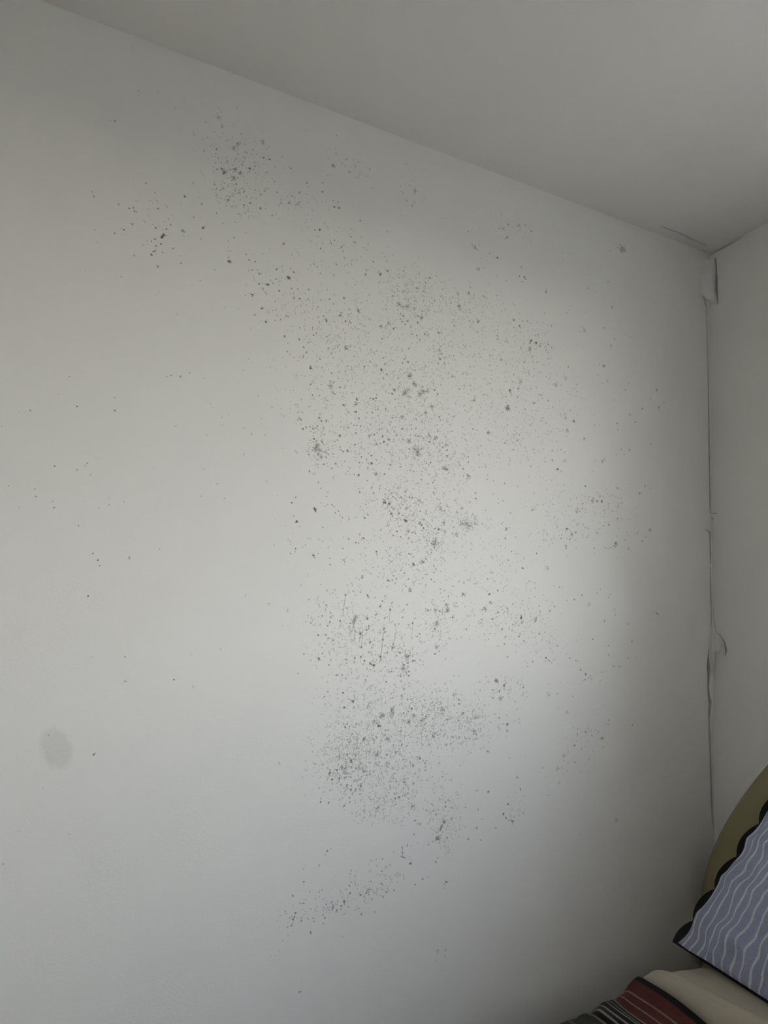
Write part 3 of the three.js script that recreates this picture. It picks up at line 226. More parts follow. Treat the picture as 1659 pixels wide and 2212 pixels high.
function metreUV(g, a, b) { const p = g.attributes.position, u = g.attributes.uv; for (let i = 0; i < p.count; i++) u.setXY(i, p.getComponent(i, a), p.getComponent(i, b)); return g; }
function slit(pts, grow = 1) {                                 // a crack: points in mm with a width, as a closed outline in metres
  const L = [], R = [];
  pts.forEach(([x, y, w], i) => {
    const a = pts[Math.max(0, i - 1)], b = pts[Math.min(pts.length - 1, i + 1)], dx = b[0] - a[0], dy = b[1] - a[1], l = Math.hypot(dx, dy) || 1, h = w * grow / 2;
    L.push(new THREE.Vector2((x - dy / l * h) / 1000, (y + dx / l * h) / 1000)); R.unshift(new THREE.Vector2((x + dy / l * h) / 1000, (y - dx / l * h) / 1000));
  });
  return new THREE.Path([...L, ...R]);
}
function refine(pts, seed, jitter) {                           // adds ragged points between those of a crack
  const r = rng(seed), out = [];
  for (let i = 0; i < pts.length - 1; i++) {
    const [x, y, w] = pts[i], [X, Y, W] = pts[i + 1], n = Math.max(1, Math.round(Math.hypot(X - x, Y - y) / 18));
    for (let k = 0; k < n; k++) { const t = k / n, j = k ? jitter : 0; out.push([x + (X - x) * t + (r() - 0.5) * j, y + (Y - y) * t, (w + (W - w) * t) * (k ? 0.7 + 0.6 * r() : 1)]); }
  }
  out.push(pts[pts.length - 1]); return out;
}
function plateOf(outline, holes, depth) {
  const s = new THREE.Shape(outline.map(([x, y]) => new THREE.Vector2(x, y)));
  s.holes.push(...holes);
  return new THREE.ExtrudeGeometry(s, { depth, bevelEnabled: false, steps: 1 });
}
// a closed skin from a rectangular grid f(i, j) -> [x, y, z]
function sheet(nu, nv, f, uv) {
  const p = [], t = [], idx = [];
  for (let j = 0; j <= nv; j++) for (let i = 0; i <= nu; i++) { p.push(...f(i / nu, j / nv)); t.push(...(uv ? uv(i / nu, j / nv) : [i / nu, j / nv])); }
  for (let j = 0; j < nv; j++) for (let i = 0; i < nu; i++) { const a = j * (nu + 1) + i, b = a + 1, c = a + nu + 1, d = c + 1; idx.push(a, b, d, a, d, c); }
  const g = new THREE.BufferGeometry();
  g.setAttribute('position', new THREE.Float32BufferAttribute(p, 3)); g.setAttribute('uv', new THREE.Float32BufferAttribute(t, 2)); g.setIndex(idx);
  g.computeVertexNormals(); return g;
}

// ---------------------------------------------------------------- textures
function tileable(n, f) { const d = new Uint8Array(n * n * 4); for (let j = 0; j < n; j++) for (let i = 0; i < n; i++) { const v = Math.round(255 * clamp(f(i / n, j / n))), k = (j * n + i) * 4; d[k] = d[k + 1] = d[k + 2] = v; d[k + 3] = 255; } return tex(d, n, n); }
function tex(d, w, h, srgb = false, wrap = THREE.RepeatWrapping) {
  const t = new THREE.DataTexture(d, w, h, THREE.RGBAFormat, THREE.UnsignedByteType);
  t.magFilter = THREE.LinearFilter; t.minFilter = THREE.LinearMipmapLinearFilter; t.generateMipmaps = true; t.wrapS = t.wrapT = wrap;
  if (srgb) t.colorSpace = THREE.SRGBColorSpace; t.needsUpdate = true; return t;
}
// roller-painted wall: fine orange peel, one tile = 0.3 m
const peel = tileable(512, (u, v) => { const c = (f, s) => { const a = u * Math.PI * 2, b = v * Math.PI * 2, R = f / (2 * Math.PI); return noise.noise(Math.cos(a) * R + s, Math.sin(a) * R + Math.cos(b) * R * 1.31, Math.sin(b) * R * 1.31 + s); }; return 0.5 + 0.32 * c(60, 1.3) + 0.25 * c(130, 5.1) + 0.2 * c(14, 9.2); });
peel.repeat.set(1 / 0.3, 1 / 0.3);

// Mould and other marks on the painted plaster, drawn at its real size; 2 x 2 sheets of 2048 texels cover the stained part of the wall.
const STAIN = { x0: -1.9, x1: -0.06, y0: 0.6, y1: 2.5, cols: 2, rows: 2, n: 2048 };
function stainMaps() {
  const { x0, x1, y0, y1, cols, rows, n } = STAIN, W = n * cols, H = n * rows, sx = W / (x1 - x0) / 1000, sy = H / (y1 - y0) / 1000;
  const cov = new Float32Array(W * H), brown = new Float32Array(W * H), R = rng(4711);
  const dab = (xm, ym, r, a, buf, soft = 0.5) => {              // one small colony with an uneven rim
    const cx = (xm - x0 * 1000) * sx, cy = (ym - y0 * 1000) * sy, e = 1.35, ph = R() * 6.28, ph2 = R() * 6.28, st = 0.8 + 0.5 * R(), an = R() * 3.14, ca = Math.cos(an), sa = Math.sin(an);
    const X0 = Math.max(0, Math.floor(cx - r * e * sx * 1.3)), X1 = Math.min(W - 1, Math.ceil(cx + r * e * sx * 1.3)), Y0 = Math.max(0, Math.floor(cy - r * e * sy * 1.3)), Y1 = Math.min(H - 1, Math.ceil(cy + r * e * sy * 1.3));
    for (let Y = Y0; Y <= Y1; Y++) for (let X = X0; X <= X1; X++) {
      const dx0 = (X + 0.5 - cx) / sx, dy0 = (Y + 0.5 - cy) / sy, dx = (dx0 * ca + dy0 * sa) * st, dy = (-dx0 * sa + dy0 * ca) / st, d = Math.hypot(dx, dy); if (d > r * 1.35) continue;
      const th = Math.atan2(dy, dx), rr = r * (0.92 + 0.17 * Math.sin(3 * th + ph) + 0.12 * Math.sin(5 * th + ph2));
      const c = a * smooth(rr * (1 + soft * 0.35), rr * (1 - soft), d); if (c <= 0) continue;
      const k = Y * W + X; buf[k] = 1 - (1 - buf[k]) * (1 - c);
    }
  };
  const gauss = () => (R() + R() + R() + R() - 2) * 0.9;
  const colony = (x, y, r, a, buf) => {
    if (r > 2.9 && a > 0.8) {                                  // a thick single colony
      dab(x, y, r * 0.8, Math.min(1, a * 1.08), buf, 0.5); for (let i = 0; i < 4; i++) dab(x + gauss() * r * 0.9, y + gauss() * r * 0.9, r * (0.3 + 0.3 * R()), a * 0.8, buf);
    } else if (r > 3.7) {                                             // a felt of many small colonies grown together
      dab(x, y, r * 0.6, a * 0.55, buf, 0.8);
      const n2 = Math.round(r * r * 1.3); for (let i = 0; i < n2; i++) dab(x + gauss() * r * 1.1, y + gauss() * r * 1.15, 0.7 + 0.9 * R(), Math.min(1, a * (0.45 + 0.6 * R())), buf);
    } else {
      dab(x, y, r * 0.84, Math.min(1, a * 1.1), buf, 0.55);
      const n2 = R() < 0.6 ? 1 : 2; for (let i = 0; i < n2; i++) dab(x + gauss() * r * 0.8, y + gauss() * r * 0.8, r * (0.3 + 0.3 * R()), a * 0.6, buf);
      if (R() < 0.5) dab(x + gauss() * r * 3, y + gauss() * r * 3, 0.6 + 0.4 * R(), a * 0.4, buf);
    }
  };
  for (let i = 0; i < GREY_SPOTS.length; i += 4) colony(GREY_SPOTS[i], GREY_SPOTS[i + 1], GREY_SPOTS[i + 2], GREY_SPOTS[i + 3], cov);
  for (let i = 0; i < BROWN_SPOTS.length; i += 4) { colony(BROWN_SPOTS[i], BROWN_SPOTS[i + 1], BROWN_SPOTS[i + 2], BROWN_SPOTS[i + 3] * 0.75, brown); colony(BROWN_SPOTS[i], BROWN_SPOTS[i + 1], BROWN_SPOTS[i + 2], BROWN_SPOTS[i + 3] * 0.45, cov); }
  for (const [xa, ya, xb, yb, w, a] of STREAKS) {              // finger-wide wipes, broken up into specks
    const l = Math.hypot(xb - xa, yb - ya), n2 = Math.ceil(l / 0.7);
    for (let i = 0; i < n2; i++) { const t = i / n2; dab(xa + (xb - xa) * t + gauss() * w * 0.3, ya + (yb - ya) * t, w * (0.5 + 0.4 * R()), a * (0.25 + 0.35 * R()), cov, 0.7); }
  }
  for (const [cx, cy, rx, ry, n2] of SPECK_FIELDS) for (let i = 0; i < n2; i++) {
    const x = cx + gauss() * rx * 1.15, y = cy + gauss() * ry * 1.15, cl = R() < 0.25 ? 3 : 1;   // some sit together
    for (let k = 0; k < cl; k++) dab(x + (k ? gauss() * 4 : 0), y + (k ? gauss() * 4 : 0), 0.8 + 1.2 * R() * R() + 0.35 * R(), 0.24 + 0.56 * R() * R(), cov, 0.55);
  }
  for (let i = 0; i < 900; i++) dab(x0 * 1000 + R() * (x1 - x0) * 1000, y0 * 1000 + R() * (y1 - y0) * 1000, 0.4 + 0.5 * R(), 0.08 + 0.12 * R(), cov, 0.8);
  const greyOval = (X, Y) => { const dx = X + 1608, dy = Y - 1089, c = Math.cos(0.5), s = Math.sin(0.5), a = (dx * c + dy * s) / 24, b = (-dx * s + dy * c) / 36, d = Math.hypot(a, b) + 0.1 * N(X / 9, Y / 9); return 0.16 * smooth(1.25, 0.7, d) * (0.9 + 0.3 * N(X / 2.1, Y / 2.1)); };   // faint grey oval with a soft, uneven rim
  const out = [];
  for (let r = 0; r < rows; r++) for (let c = 0; c < cols; c++) {
    const d = new Uint8Array(n * n * 4), lut = new Uint8Array(4097); for (let i = 0; i <= 4096; i++) lut[i] = toS(i / 4096);
    for (let j = 0; j < n; j++) for (let i = 0; i < n; i++) {
      const k = (r * n + j) * W + c * n + i, X = x0 * 1000 + (c * n + i + 0.5) / sx, Y = y0 * 1000 + (r * n + j + 0.5) / sy;
      let a = cov[k] * 0.93, b = brown[k] * 0.7; if (X < -1550 && X > -1670 && Y > 1030 && Y < 1150) a = Math.max(a, greyOval(X, Y));
      const q = (j * n + i) * 4, m = 1 - b;
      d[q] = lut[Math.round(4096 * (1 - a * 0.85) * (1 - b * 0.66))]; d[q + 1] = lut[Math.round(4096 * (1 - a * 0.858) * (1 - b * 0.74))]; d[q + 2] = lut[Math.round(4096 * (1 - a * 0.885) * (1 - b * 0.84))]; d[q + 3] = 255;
    }
    const t = tex(d, n, n, true, THREE.ClampToEdgeWrapping), w = (x1 - x0) / cols, h = (y1 - y0) / rows;
    t.repeat.set(1 / w, 1 / h); t.offset.set(-(x0 + c * w) / w, -(y0 + r * h) / h);
    out.push({ t, x0: x0 + c * w, x1: x0 + (c + 1) * w, y0: y0 + r * h, y1: y0 + (r + 1) * h });
  }
  return out;
}

// ---------------------------------------------------------------- the room
const ROOM = { x0: -2.6, z1: 2.6, h: 2.5, wall: 0.25, skin: 0.05 };
const PAINT = lin(0.80, 0.785, 0.75);
const paint = new THREE.MeshStandardMaterial({ color: PAINT, roughness: 0.88, bumpMap: peel, bumpScale: 0.00022 });
const ceilingPaint = new THREE.MeshStandardMaterial({ color: lin(0.80, 0.775, 0.735), roughness: 0.95, bumpMap: peel, bumpScale: 0.0002 });

{ // the mouldy long wall: plaster face, cracked along the corner
  const S = ROOM.skin, faces = [], mats = [];
  const slab = (x0, x1, y0, y1) => metreUV(box(x0, x1, y0, y1, -S, 0), 0, 1);
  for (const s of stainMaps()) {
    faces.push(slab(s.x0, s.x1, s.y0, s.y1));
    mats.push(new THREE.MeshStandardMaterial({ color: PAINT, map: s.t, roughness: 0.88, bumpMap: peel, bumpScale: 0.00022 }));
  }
  faces.push(merge([slab(ROOM.x0, STAIN.x0, 0, ROOM.h), slab(STAIN.x0, STAIN.x1, 0, STAIN.y0)])); mats.push(paint);
  const cracks = [
    [[-26, 2363, 1], [-17, 2347, 4], [-10.5, 2323, 4.2], [-10.5, 2277, 3.8], [-8.4, 2165, 3.6], [-6, 2055, 4.4], [-5.4, 1919, 4.6], [-5, 1735, 4.4], [-4, 1722, 2]],
    [[-24.7, 1675, 1], [-12, 1671, 2], [-5.6, 1667, 5.5], [-5, 1605, 5], [-4.6, 1580, 2]],
    [[-4.6, 1572, 2], [-5, 1530, 4.6], [-4.6, 1484, 5], [-4.2, 1440, 3], [-4, 1405, 1.5]],
    [[-17, 1350, 1], [-17, 1322, 7], [-14, 1290, 15], [-17, 1262, 8], [-18, 1250, 5], [-17, 1237, 7], [-11, 1210, 13], [-13, 1195, 11], [-15, 1171, 7.5], [-12, 1054, 6.4], [-9.6, 973, 6.4], [-6.6, 921, 5.5], [-5, 890, 1.5]],
  ].map((c, i) => slit(refine(c, 31 + i, 1.2)));
  const strip = plateOf([[STAIN.x1, 0], [0, 0], [0, ROOM.h], [STAIN.x1, ROOM.h]], cracks, S); strip.translate(0, 0, -S);
  faces.push(metreUV(strip, 0, 1)); mats.push(paint);
  const backing = box(ROOM.x0 - ROOM.wall, ROOM.wall, 0, ROOM.h + 0.2, -ROOM.wall, -S); faces.push(backing); mats.push(paint);
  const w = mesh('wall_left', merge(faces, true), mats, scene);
  structure(w, 'off-white painted wall speckled all over with grey mould spots', 'wall');

  // torn paper lips that bridge the corner
  const lip = (y0, y1, prof, slope, seed, fall = 0) => sheet(14, 18, (u, v) => {
    const k = u * (prof.length - 1), i = Math.min(prof.length - 2, Math.floor(k)), t = k - i, a = prof[i], b = prof[i + 1];
    const lo = y0 + slope * u + 0.007 * N(u * 4.3, seed, 2.2), hi = y1 - fall * u + 0.007 * N(u * 5.1, seed + 4, 3.1), y = lo + (hi - lo) * v;
    const rag = 0.0035 * N(v * 4 + seed, u * 2, 1.7) * u;
    return [a[0] + (b[0] - a[0]) * t - 0.002 * u * u * smooth(1, 0.2, v) + rag, y, a[1] + (b[1] - a[1]) * t + rag];
  });
  const paper = new THREE.MeshStandardMaterial({ color: PAINT, roughness: 0.9, side: THREE.DoubleSide });
  for (const [a, b, prof, sl, sd, fa] of [
    [2.366, 2.477, [[-0.032, 0.0006], [-0.016, 0.0022], [-0.007, 0.007], [-0.0035, 0.015], [-0.0032, 0.0235]], -0.034, 3, 0.004],
    [1.336, 1.400, [[-0.006, 0.001], [-0.0035, 0.008], [-0.0035, 0.02], [-0.004, 0.03], [-0.0055, 0.0375]], 0.012, 8, 0.03],
    [1.288, 1.350, [[-0.0045, 0.001], [-0.0045, 0.004], [-0.005, 0.008], [-0.0065, 0.013]], 0.012, 15, 0.02],
  ]) mesh('paper_flap', lip(a, b, prof, sl, sd, fa), paper, w).userData.label = 'torn lip of white wallpaper curling off the corner';
}

{ // the narrow wall with the window, its plaster cracked beside the corner; local x of the plate is -z of the room
  const S = ROOM.skin, cracks = [
    [[24.6, 2476, 2], [27, 2412, 8], [25.5, 2377, 9], [31, 2329, 0.8]],
    [[3, 1466, 1], [9, 1403, 2], [28, 1385, 2], [40, 1367, 5], [43, 1349, 6], [40, 1333, 1]],
    [[8, 2490, 1.5], [14, 2494, 3], [40, 2495, 4], [72, 2495.4, 4], [122, 2496, 0.8]],
    [[3, 1722, 1], [9, 1720, 2.5], [22, 1721, 0.8]],
    [[2.5, 1712, 3], [5, 1700, 1]],
  ].map((c, i) => slit(refine(c, 71 + i, 1.0).map(([s, y, w]) => [-s, y, w])));
  const hole = new THREE.Path([[-WIN.z1, WIN.y0], [-WIN.z0, WIN.y0], [-WIN.z0, WIN.y1], [-WIN.z1, WIN.y1]].map((p) => new THREE.Vector2(...p)));
  const face = plateOf([[-ROOM.z1, 0], [0, 0], [0, ROOM.h], [-ROOM.z1, ROOM.h]], [...cracks, hole], S);
  const bk = (z0, z1, y0, y1) => box(S, ROOM.wall, y0, y1, z0, z1);
  face.rotateY(Math.PI / 2);
  const back = merge([bk(0, WIN.z0, 0, ROOM.h), bk(WIN.z1, ROOM.z1 + ROOM.wall, 0, ROOM.h), bk(WIN.z0, WIN.z1, 0, WIN.y0), bk(WIN.z0, WIN.z1, WIN.y1, ROOM.h)]);
  structure(mesh('wall_right', merge([metreUV(face, 2, 1), back], true), [paint, paint], scene), 'plain off-white wall meeting the mouldy one in a cracked corner', 'wall');
}

{ // ceiling with a crack running into the corner
  const S = ROOM.skin, cracks = [
    [[-227, 36, 1], [-204, 36, 3.5], [-151, 35.5, 6], [-92, 31, 6], [-39, 28, 2]],
    [[-38, 5, 1], [-26, 4.5, 5], [-14, 5, 1]],
  ].map((c, i) => slit(refine(c, 91 + i, 1.0).map(([x, z, w]) => [x, -z, w])));
  const x1 = 0, f = plateOf([[ROOM.x0, -ROOM.z1], [x1, -ROOM.z1], [x1, 0], [ROOM.x0, 0]], cracks, S);
  f.rotateX(-Math.PI / 2); f.translate(0, ROOM.h, 0);
  const back = box(ROOM.x0 - ROOM.wall, ROOM.wall, ROOM.h + S, ROOM.h + 0.2, 0, ROOM.z1 + ROOM.wall);
  structure(mesh('ceiling', merge([metreUV(f, 0, 2), back], true), [ceilingPaint, ceilingPaint], scene), 'matt greyish white ceiling with a short crack near the corner', 'ceiling');
}
{ // the rest of the room, behind the camera
  structure(mesh('wall_back', metreUV(box(ROOM.x0 - ROOM.wall, ROOM.wall, 0, ROOM.h, ROOM.z1, ROOM.z1 + ROOM.wall), 0, 1), paint, scene), 'plain off-white wall facing the mouldy one', 'wall');
  structure(mesh('wall_far', metreUV(box(ROOM.x0 - ROOM.wall, ROOM.x0, 0, ROOM.h, 0, ROOM.z1), 2, 1), paint, scene), 'plain off-white wall at the foot of the bed', 'wall');
  const floorMat = new THREE.MeshStandardMaterial({ color: lin(0.17, 0.125, 0.09), roughness: 0.55 });
  const fl = structure(mesh('floor', box(ROOM.x0 - ROOM.wall, ROOM.wall, -0.2, -0.02, -ROOM.wall, ROOM.z1 + ROOM.wall), floorMat, scene), 'brown wooden floor of narrow boards', 'floor');
  const R = rng(5), tones = [0.9, 1, 1.1].map((k) => new THREE.MeshStandardMaterial({ color: lin(0.17 * k, 0.125 * k, 0.09 * k), roughness: 0.5 }));
  const n = 23, w = ROOM.z1 / n, pg = rbox(ROOM.x0, 0, -0.02, 0, 0.001, w - 0.001, 0.001);
  for (let i = 0; i < n; i++) { const o = mesh('floorboard', pg, tones[Math.floor(R() * 3)], fl); o.position.z = i * w; }
}
{ // ground outside
  const m = mesh('ground', new THREE.CylinderGeometry(60, 60, 0.3, 48).translate(20, -0.6, 0), new THREE.MeshStandardMaterial({ color: lin(0.07, 0.065, 0.055), roughness: 1 }), scene); structure(m, 'flat ground outside the window', 'ground');
}
{ // window: white frame, two sashes, panes, sill
  const g = group('window_1'); structure(g, 'white framed two-sash window in the wall above the bed', 'window');
  const white = new THREE.MeshStandardMaterial({ color: lin(0.8, 0.8, 0.78), roughness: 0.4 });
  const { z0, z1, y0, y1 } = WIN, m = (z0 + z1) / 2, xa = 0.13, xb = 0.19;
  mesh('window_frame', merge([rbox(xa, xb, y0, y0 + 0.05, z0, z1), rbox(xa, xb, y1 - 0.05, y1, z0, z1), rbox(xa, xb, y0 + 0.05, y1 - 0.05, z0, z0 + 0.05), rbox(xa, xb, y0 + 0.05, y1 - 0.05, z1 - 0.05, z1)]), white, g);
  mesh('mullion', rbox(xa, xb, y0 + 0.05, y1 - 0.05, m - 0.035, m + 0.035), white, g);
  const glass = new THREE.MeshPhysicalMaterial({ color: 0xffffff, transmission: 1, thickness: 0, roughness: 0, ior: 1.5 });
  for (const [a, b] of [[z0 + 0.05, m - 0.035], [m + 0.035, z1 - 0.05]]) mesh('pane', box(0.158, 0.162, y0 + 0.05, y1 - 0.05, a, b), glass, g);
  mesh('window_sill', rbox(-0.03, xa, y0 - 0.025, y0, z0 - 0.03, z1 + 0.03), white, g);
}

// ---------------------------------------------------------------- bed in the corner, head against the narrow wall
const BED = { x0: -2.12, x1: -0.11, z0: 0.125, z1: 1.05, top: 0.53 };
{
  const wood = new THREE.MeshStandardMaterial({ color: lin(0.22, 0.14, 0.08), roughness: 0.5 }), g = group('bed_frame');
  tag(g, 'low brown wooden bed frame under the mattress', 'bed frame');
  mesh('side_rail', rbox(BED.x0, BED.x1, 0.2, 0.31, BED.z0 - 0.01, BED.z0 + 0.015), wood, g);
  mesh('side_rail', rbox(BED.x0, BED.x1, 0.2, 0.31, BED.z1 - 0.015, BED.z1 + 0.01), wood, g);
  mesh('foot_board', rbox(BED.x0 - 0.025, BED.x0, 0.1, 0.31, BED.z0 - 0.01, BED.z1 + 0.01), wood, g);
  mesh('base_panel', rbox(BED.x0, BED.x1, 0.28, 0.31, BED.z0 + 0.016, BED.z1 - 0.016), wood, g);
  for (const x of [BED.x0 + 0.03, BED.x1 - 0.03]) for (const z of [BED.z0 + 0.05, BED.z1 - 0.05]) mesh('leg', rbox(x - 0.03, x + 0.03, 0, 0.28, z - 0.03, z + 0.03), wood, g);
}
const weave = tileable(128, (u, v) => 0.5 + 0.22 * Math.sin(u * Math.PI * 2 * 32) * Math.sin(v * Math.PI * 2 * 32) + 0.25 * N(u * 40, v * 40));
weave.repeat.set(1 / 0.08, 1 / 0.08);
const cream = new THREE.MeshStandardMaterial({ color: lin(0.45, 0.40, 0.32), roughness: 0.95, bumpMap: weave, bumpScale: 0.0003, side: THREE.DoubleSide });
{
  const m = group('mattress'); tag(m, 'thick cream mattress lying on the wooden bed frame', 'mattress');
  mesh('mattress_body', metreUV(rbox(BED.x0, BED.x1, 0.312, BED.top, BED.z0, BED.z1, 0.05), 0, 2), cream, m);
}

// a stuffed shape: rows go round a cross-section; f(u, v, side) gives the skin
const bulge = (u, v, p = 2.6, q = 0.55) => Math.pow(Math.max(0, (1 - Math.pow(Math.abs(2 * u - 1), p)) * (1 - Math.pow(Math.abs(2 * v - 1), p))), q);

{ // cream pillow lying flat, its open end turned to a hem band
  const g = group('cream_pillow'); tag(g, 'cream pillow lying flat on the bed under the striped pillow', 'pillow');
  const x0 = -0.415, x1 = -0.15, z0 = 0.128, z1 = 0.80, yb = BED.top + 0.004;
  const top = (u, v) => 0.118 * Math.pow(Math.max(0, (1 - Math.pow(Math.abs(2 * u - 1), 6)) * (1 - Math.pow(Math.abs(2 * v - 1), 7))), 0.5) + 0.004 * N(u * 4, v * 5, 3.3);
  const pos = (u, v, up) => {
    const b = bulge(u, v, 6, 0.5), x = x0 + (x1 - x0) * u + 0.008 * N(v * 3, 0.4, 5), z = z0 + (z1 - z0) * v + 0.006 * N(u * 4, 1.4, 7);
    return [x + 0.022 * (1 - u) * Math.exp(-(z - 0.128) / 0.08), up ? yb + 0.022 + Math.max(0, top(u, v)) : yb + 0.022 - 0.022 * b, z];
  };
  mesh('pillow_case', merge([sheet(48, 64, (u, v) => pos(u, v, true), (u, v) => [u * 0.4, v * 0.67]), sheet(48, 64, (u, v) => pos(u, v, false), (u, v) => [u * 0.4, v * 0.67])]), cream, g);
  // the hem: a soft double band standing proud along the open end
  const band = sheet(24, 70, (a, v) => {
    const u = 0.012 + 0.15 * a, zc = clamp(v, 0.004, 0.996), p = pos(u, zc, true), lift = 0.017 * Math.pow(Math.max(0, Math.sin(Math.PI * clamp(a * 0.96 + 0.02))), 0.55) * (1 + 0.25 * N(v * 6, a * 2, 8)) + 0.006 * Math.exp(-Math.pow((a - 0.35) / 0.12, 2));
    return [p[0] - 0.016 * (1 - a) * (0.7 + 0.5 * N(v * 4, 2.2, 4)), p[1] + lift, p[2] - 0.004];
  }, (a, v) => [a * 0.06, v * 0.67]);
  mesh('hem_band', band, cream, g);
}

{ // striped woven blanket
  const g = group('woven_blanket'); tag(g, 'dark woven blanket with red, black and white stripes on the bed', 'blanket');
  const w = 1024, d = new Uint8Array(w * 16 * 4), L = 0.8;      // colour along x, starting at the hem of the cream pillow
  const bands = [[0.012, [10, 8, 9]], [0.05, [92, 44, 38]], [0.004, [150, 140, 128]], [0.006, [14, 13, 13]], [0.0035, [140, 134, 124]], [0.007, [16, 15, 14]], [0.0035, [138, 132, 122]], [0.007, [16, 15, 14]], [0.0035, [140, 134, 122]], [0.007, [16, 15, 14]], [0.0035, [140, 132, 120]], [0.009, [18, 17, 15]], [0.004, [120, 116, 104]], [0.05, [52, 52, 44]], [0.006, [96, 94, 84]], [0.03, [44, 45, 38]], [0.01, [14, 13, 13]]];
  const total = bands.reduce((s, b) => s + b[0], 0), R = rng(77);
  for (let i = 0; i < w; i++) { let s = ((i + 0.5) / w * L) % total, c = bands[0][1]; for (const [l, q] of bands) { if (s < l) { c = q; if (l === 0.05 && q[0] === 92 && (Math.abs(s - 0.017) < 0.0012 || Math.abs(s - 0.033) < 0.001)) c = [150, 118, 108]; break; } s -= l; }
    for (let j = 0; j < 16; j++) { const k = (j * w + i) * 4, f = 0.62 + 0.42 * R(); d[k] = Math.min(255, c[0] * f); d[k + 1] = Math.min(255, c[1] * f); d[k + 2] = Math.min(255, c[2] * f); d[k + 3] = 255; } }
  const t = tex(d, w, 16, true); t.repeat.set(1 / L, 1 / 0.02);
  const mat = new THREE.MeshStandardMaterial({ map: t, roughness: 1, bumpMap: weave, bumpScale: 0.0006, side: THREE.DoubleSide });
  const x1 = -0.436, len = 1.2;
  const f = (u, v) => {                                        // v: 0 hanging on the wall side, 0.2 bed edge, 1 far edge
    const s = u * len, e = 0.03 * Math.exp(-s / 0.12), topY = BED.top + 0.035 + 0.075 * Math.exp(-s / 0.11) + 0.014 * N(s * 9, v * 6, 2.5) + 0.012 * N(s * 24, v * 5, 6.5) + 0.005 * N(s * 60, v * 12, 1.5);
    const z0 = 0.122 + 0.006 * N(s * 26, 3.1, v * 2), fold = 0.006 * N(s * 45, 0.6, 1.2);
    let y, z; if (v < 0.2) { const k = v / 0.2; y = 0.36 + (topY - 0.05 - 0.36) * k; z = z0 - 0.012 + fold; } else if (v < 0.32) { const a = (v - 0.2) / 0.12 * Math.PI / 2; y = topY - 0.05 + 0.05 * Math.sin(a); z = z0 - 0.012 + 0.055 * (1 - Math.cos(a)) + fold * Math.cos(a); } else { y = topY; z = z0 + 0.043 + (v - 0.32) / 0.68 * 0.98; }
    return [x1 - s - 0.006 * N(v * 9, 7.7, 1) + 0.04 * Math.exp(-Math.max(0, z - 0.13) / 0.09) * Math.exp(-s / 0.4), y, z];
  };
  mesh('blanket_cloth', sheet(240, 90, f, (u, v) => [u * len, v * 1.4]), mat, g);
}

{ // olive padded headboard with a rounded, rising top, standing against the narrow wall
  const g = group('padded_headboard'); tag(g, 'dull olive padded headboard with rounded top standing in the corner', 'headboard');
  const mat = new THREE.MeshStandardMaterial({ color: lin(0.25, 0.22, 0.12), roughness: 0.95, bumpMap: weave, bumpScale: 0.0005, side: THREE.DoubleSide });
  const cz = 0.63, hw = 0.614, base = 0.02;
  const topAt = (t) => { const s = 1 - Math.abs(t), y = 0.74 + 0.71 * Math.pow(s, 0.62); return y - 0.05 * smooth(0.62, 1, s); };     // t: -1 .. 1 across the width
  const ring = [];                                              // outline, counter-clockwise from the foot
  for (let i = 0; i <= 60; i++) { const t = -1 + 2 * i / 60, q = Math.sign(t) * (1 - Math.pow(1 - Math.abs(t), 1.6)); ring.push([cz + hw * q, topAt(q)]); }
  for (let i = 1; i < 14; i++) ring.push([cz + hw, 0.74 + (base - 0.74) * i / 14]);
  for (let i = 0; i <= 20; i++) ring.push([cz + hw - 2 * hw * i / 20, base]);
  for (let i = 1; i <= 14; i++) ring.push([cz - hw, base + (0.74 - base) * i / 14]);
  const n = ring.length - 1, mid = [cz, 0.72];
  const side = (dir) => sheet(n, 22, (a, r) => { const p = ring[Math.min(n, Math.round(a * n))], k = 1 - Math.pow(1 - r, 1.4), t = 0.05 * Math.pow(Math.max(0, 1 - Math.pow(k, 12)), 0.5); return [-0.055 - dir * t, mid[1] + (p[1] - mid[1]) * k, mid[0] + (p[0] - mid[0]) * k]; }, (a, r) => { const p = ring[Math.min(n, Math.round(a * n))]; return [mid[0] + (p[0] - mid[0]) * r, mid[1] + (p[1] - mid[1]) * r]; });
  mesh('headboard_cover', merge([side(1), side(-1)]), mat, g);
}

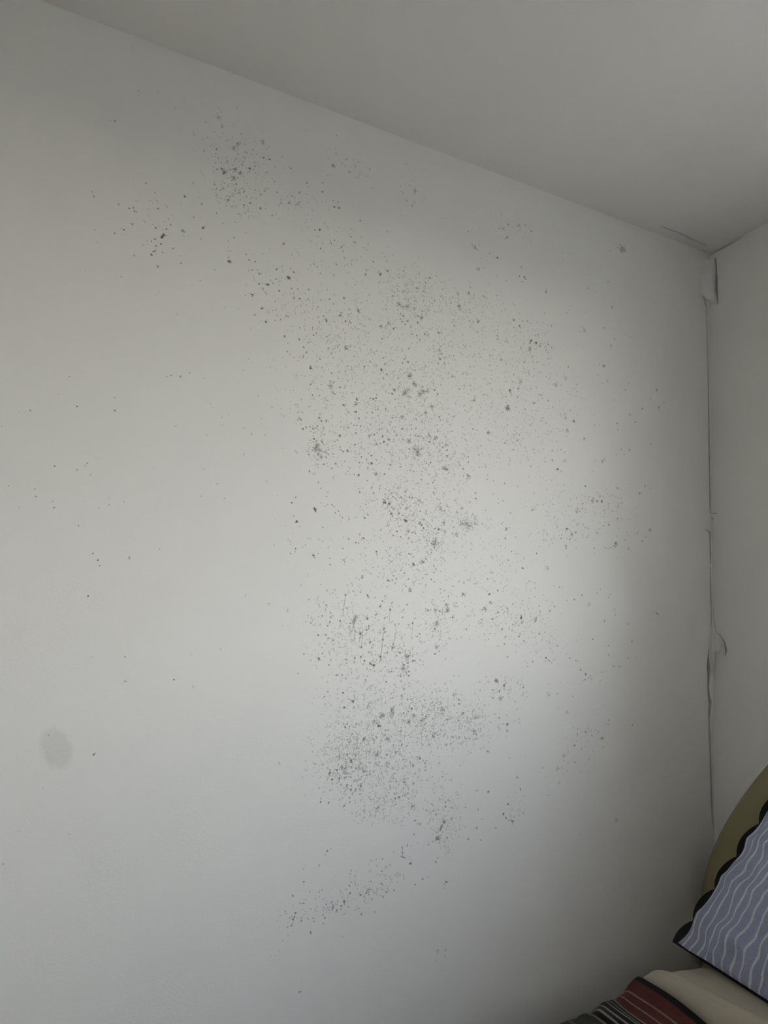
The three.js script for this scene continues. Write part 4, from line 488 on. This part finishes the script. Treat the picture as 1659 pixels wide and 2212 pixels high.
{ // striped pillow leaning back on the cushion, dark scalloped back panel
  const g = group('striped_pillow'); tag(g, 'blue-grey pillow with thin white stripes leaning back on the olive headboard', 'pillow');
  const O = new THREE.Vector3(-0.268, 0.69, 0.135), e1 = new THREE.Vector3(-0.05, -0.006, 0.27).normalize(), e2 = new THREE.Vector3(0.09, 0.31, 0.165).normalize(), n = new THREE.Vector3().crossVectors(e2, e1).normalize();
  if (n.x > 0) n.negate();
  const W = 0.64, H = 0.62;
  const P = (a, b, h) => { const v = O.clone().addScaledVector(e1, a).addScaledVector(e2, b).addScaledVector(n, h); return [v.x, v.y, v.z]; };
  const wave = (t) => Math.abs(Math.sin(t));
  const wrinkle = (u, v) => 0.007 * N(u * 9, v * 7, 4.4) + 0.011 * N(u * 16 + 3 * v, v * 13, 9.1) * smooth(0.45, 0.02, Math.min(u, 1 - u, v)) ;
  const edge = (v) => 0.012 * (wave(v * 19 + 0.5) - 0.4) + 0.004 * N(v * 14, 1.1, 2);
  const front = sheet(110, 90, (u, v) => {
    const a = u * W + (1 - u) * (1 - u) * edge(v) , b = v * H + 0.006 * N(u * 6, v * 2, 3) * (1 - v);
    return P(a, b, 0.055 * bulge(u, v, 2.4, 0.6) + wrinkle(u, v) * Math.min(1, bulge(u, v, 2.4, 0.5) * 2.5) + 0.003);
  }, (u, v) => [u * W, v * H]);
  const back = sheet(110, 120, (u, v) => {
    const sc = 0.022 * Math.pow(wave((v * H + 0.02) / 0.088 * Math.PI), 0.7), m = 0.007, a = -m - sc * (1 - u) * (1 - u) + u * (W + m * 2 + sc * (1 - u) * (1 - u) * 0), b = -m + v * (H + 2 * m);
    return P(a, b, -0.05 * bulge(u, v, 2.4, 0.6) - 0.004);
  }, (u, v) => [u * W, v * H]);
  const w = 1024, h = 512, d = new Uint8Array(w * h * 4), R = rng(9);
  for (let j = 0; j < h; j++) for (let i = 0; i < w; i++) {
    const x = (i + 0.5) / w * W, y = (j + 0.5) / h * H, ph = (x + 0.006 * N(x * 12, y * 15, 3) + 0.0035 * N(x * 34, y * 36, 1)) / 0.0265, q = Math.abs(ph - Math.floor(ph) - 0.5), s = smooth(0.13, 0.085, q), f = 0.86 + 0.28 * R(), k = (j * w + i) * 4;
    d[k] = Math.min(255, (155 + 60 * s) * f); d[k + 1] = Math.min(255, (160 + 57 * s) * f); d[k + 2] = Math.min(255, (186 + 36 * s) * f); d[k + 3] = 255;
  }
  const t = tex(d, w, h, true); t.repeat.set(1 / W, 1 / H);
  mesh('front_panel', front, new THREE.MeshStandardMaterial({ map: t, roughness: 0.95, bumpMap: weave, bumpScale: 0.0003, side: THREE.DoubleSide }), g).userData.label = 'blue-grey cotton with thin white stripes';
  mesh('back_panel', back, new THREE.MeshStandardMaterial({ color: lin(0.012, 0.012, 0.016), roughness: 0.95, side: THREE.DoubleSide }), g).userData.label = 'black backing with a scalloped rim';
}

renderer.render(scene, camera);
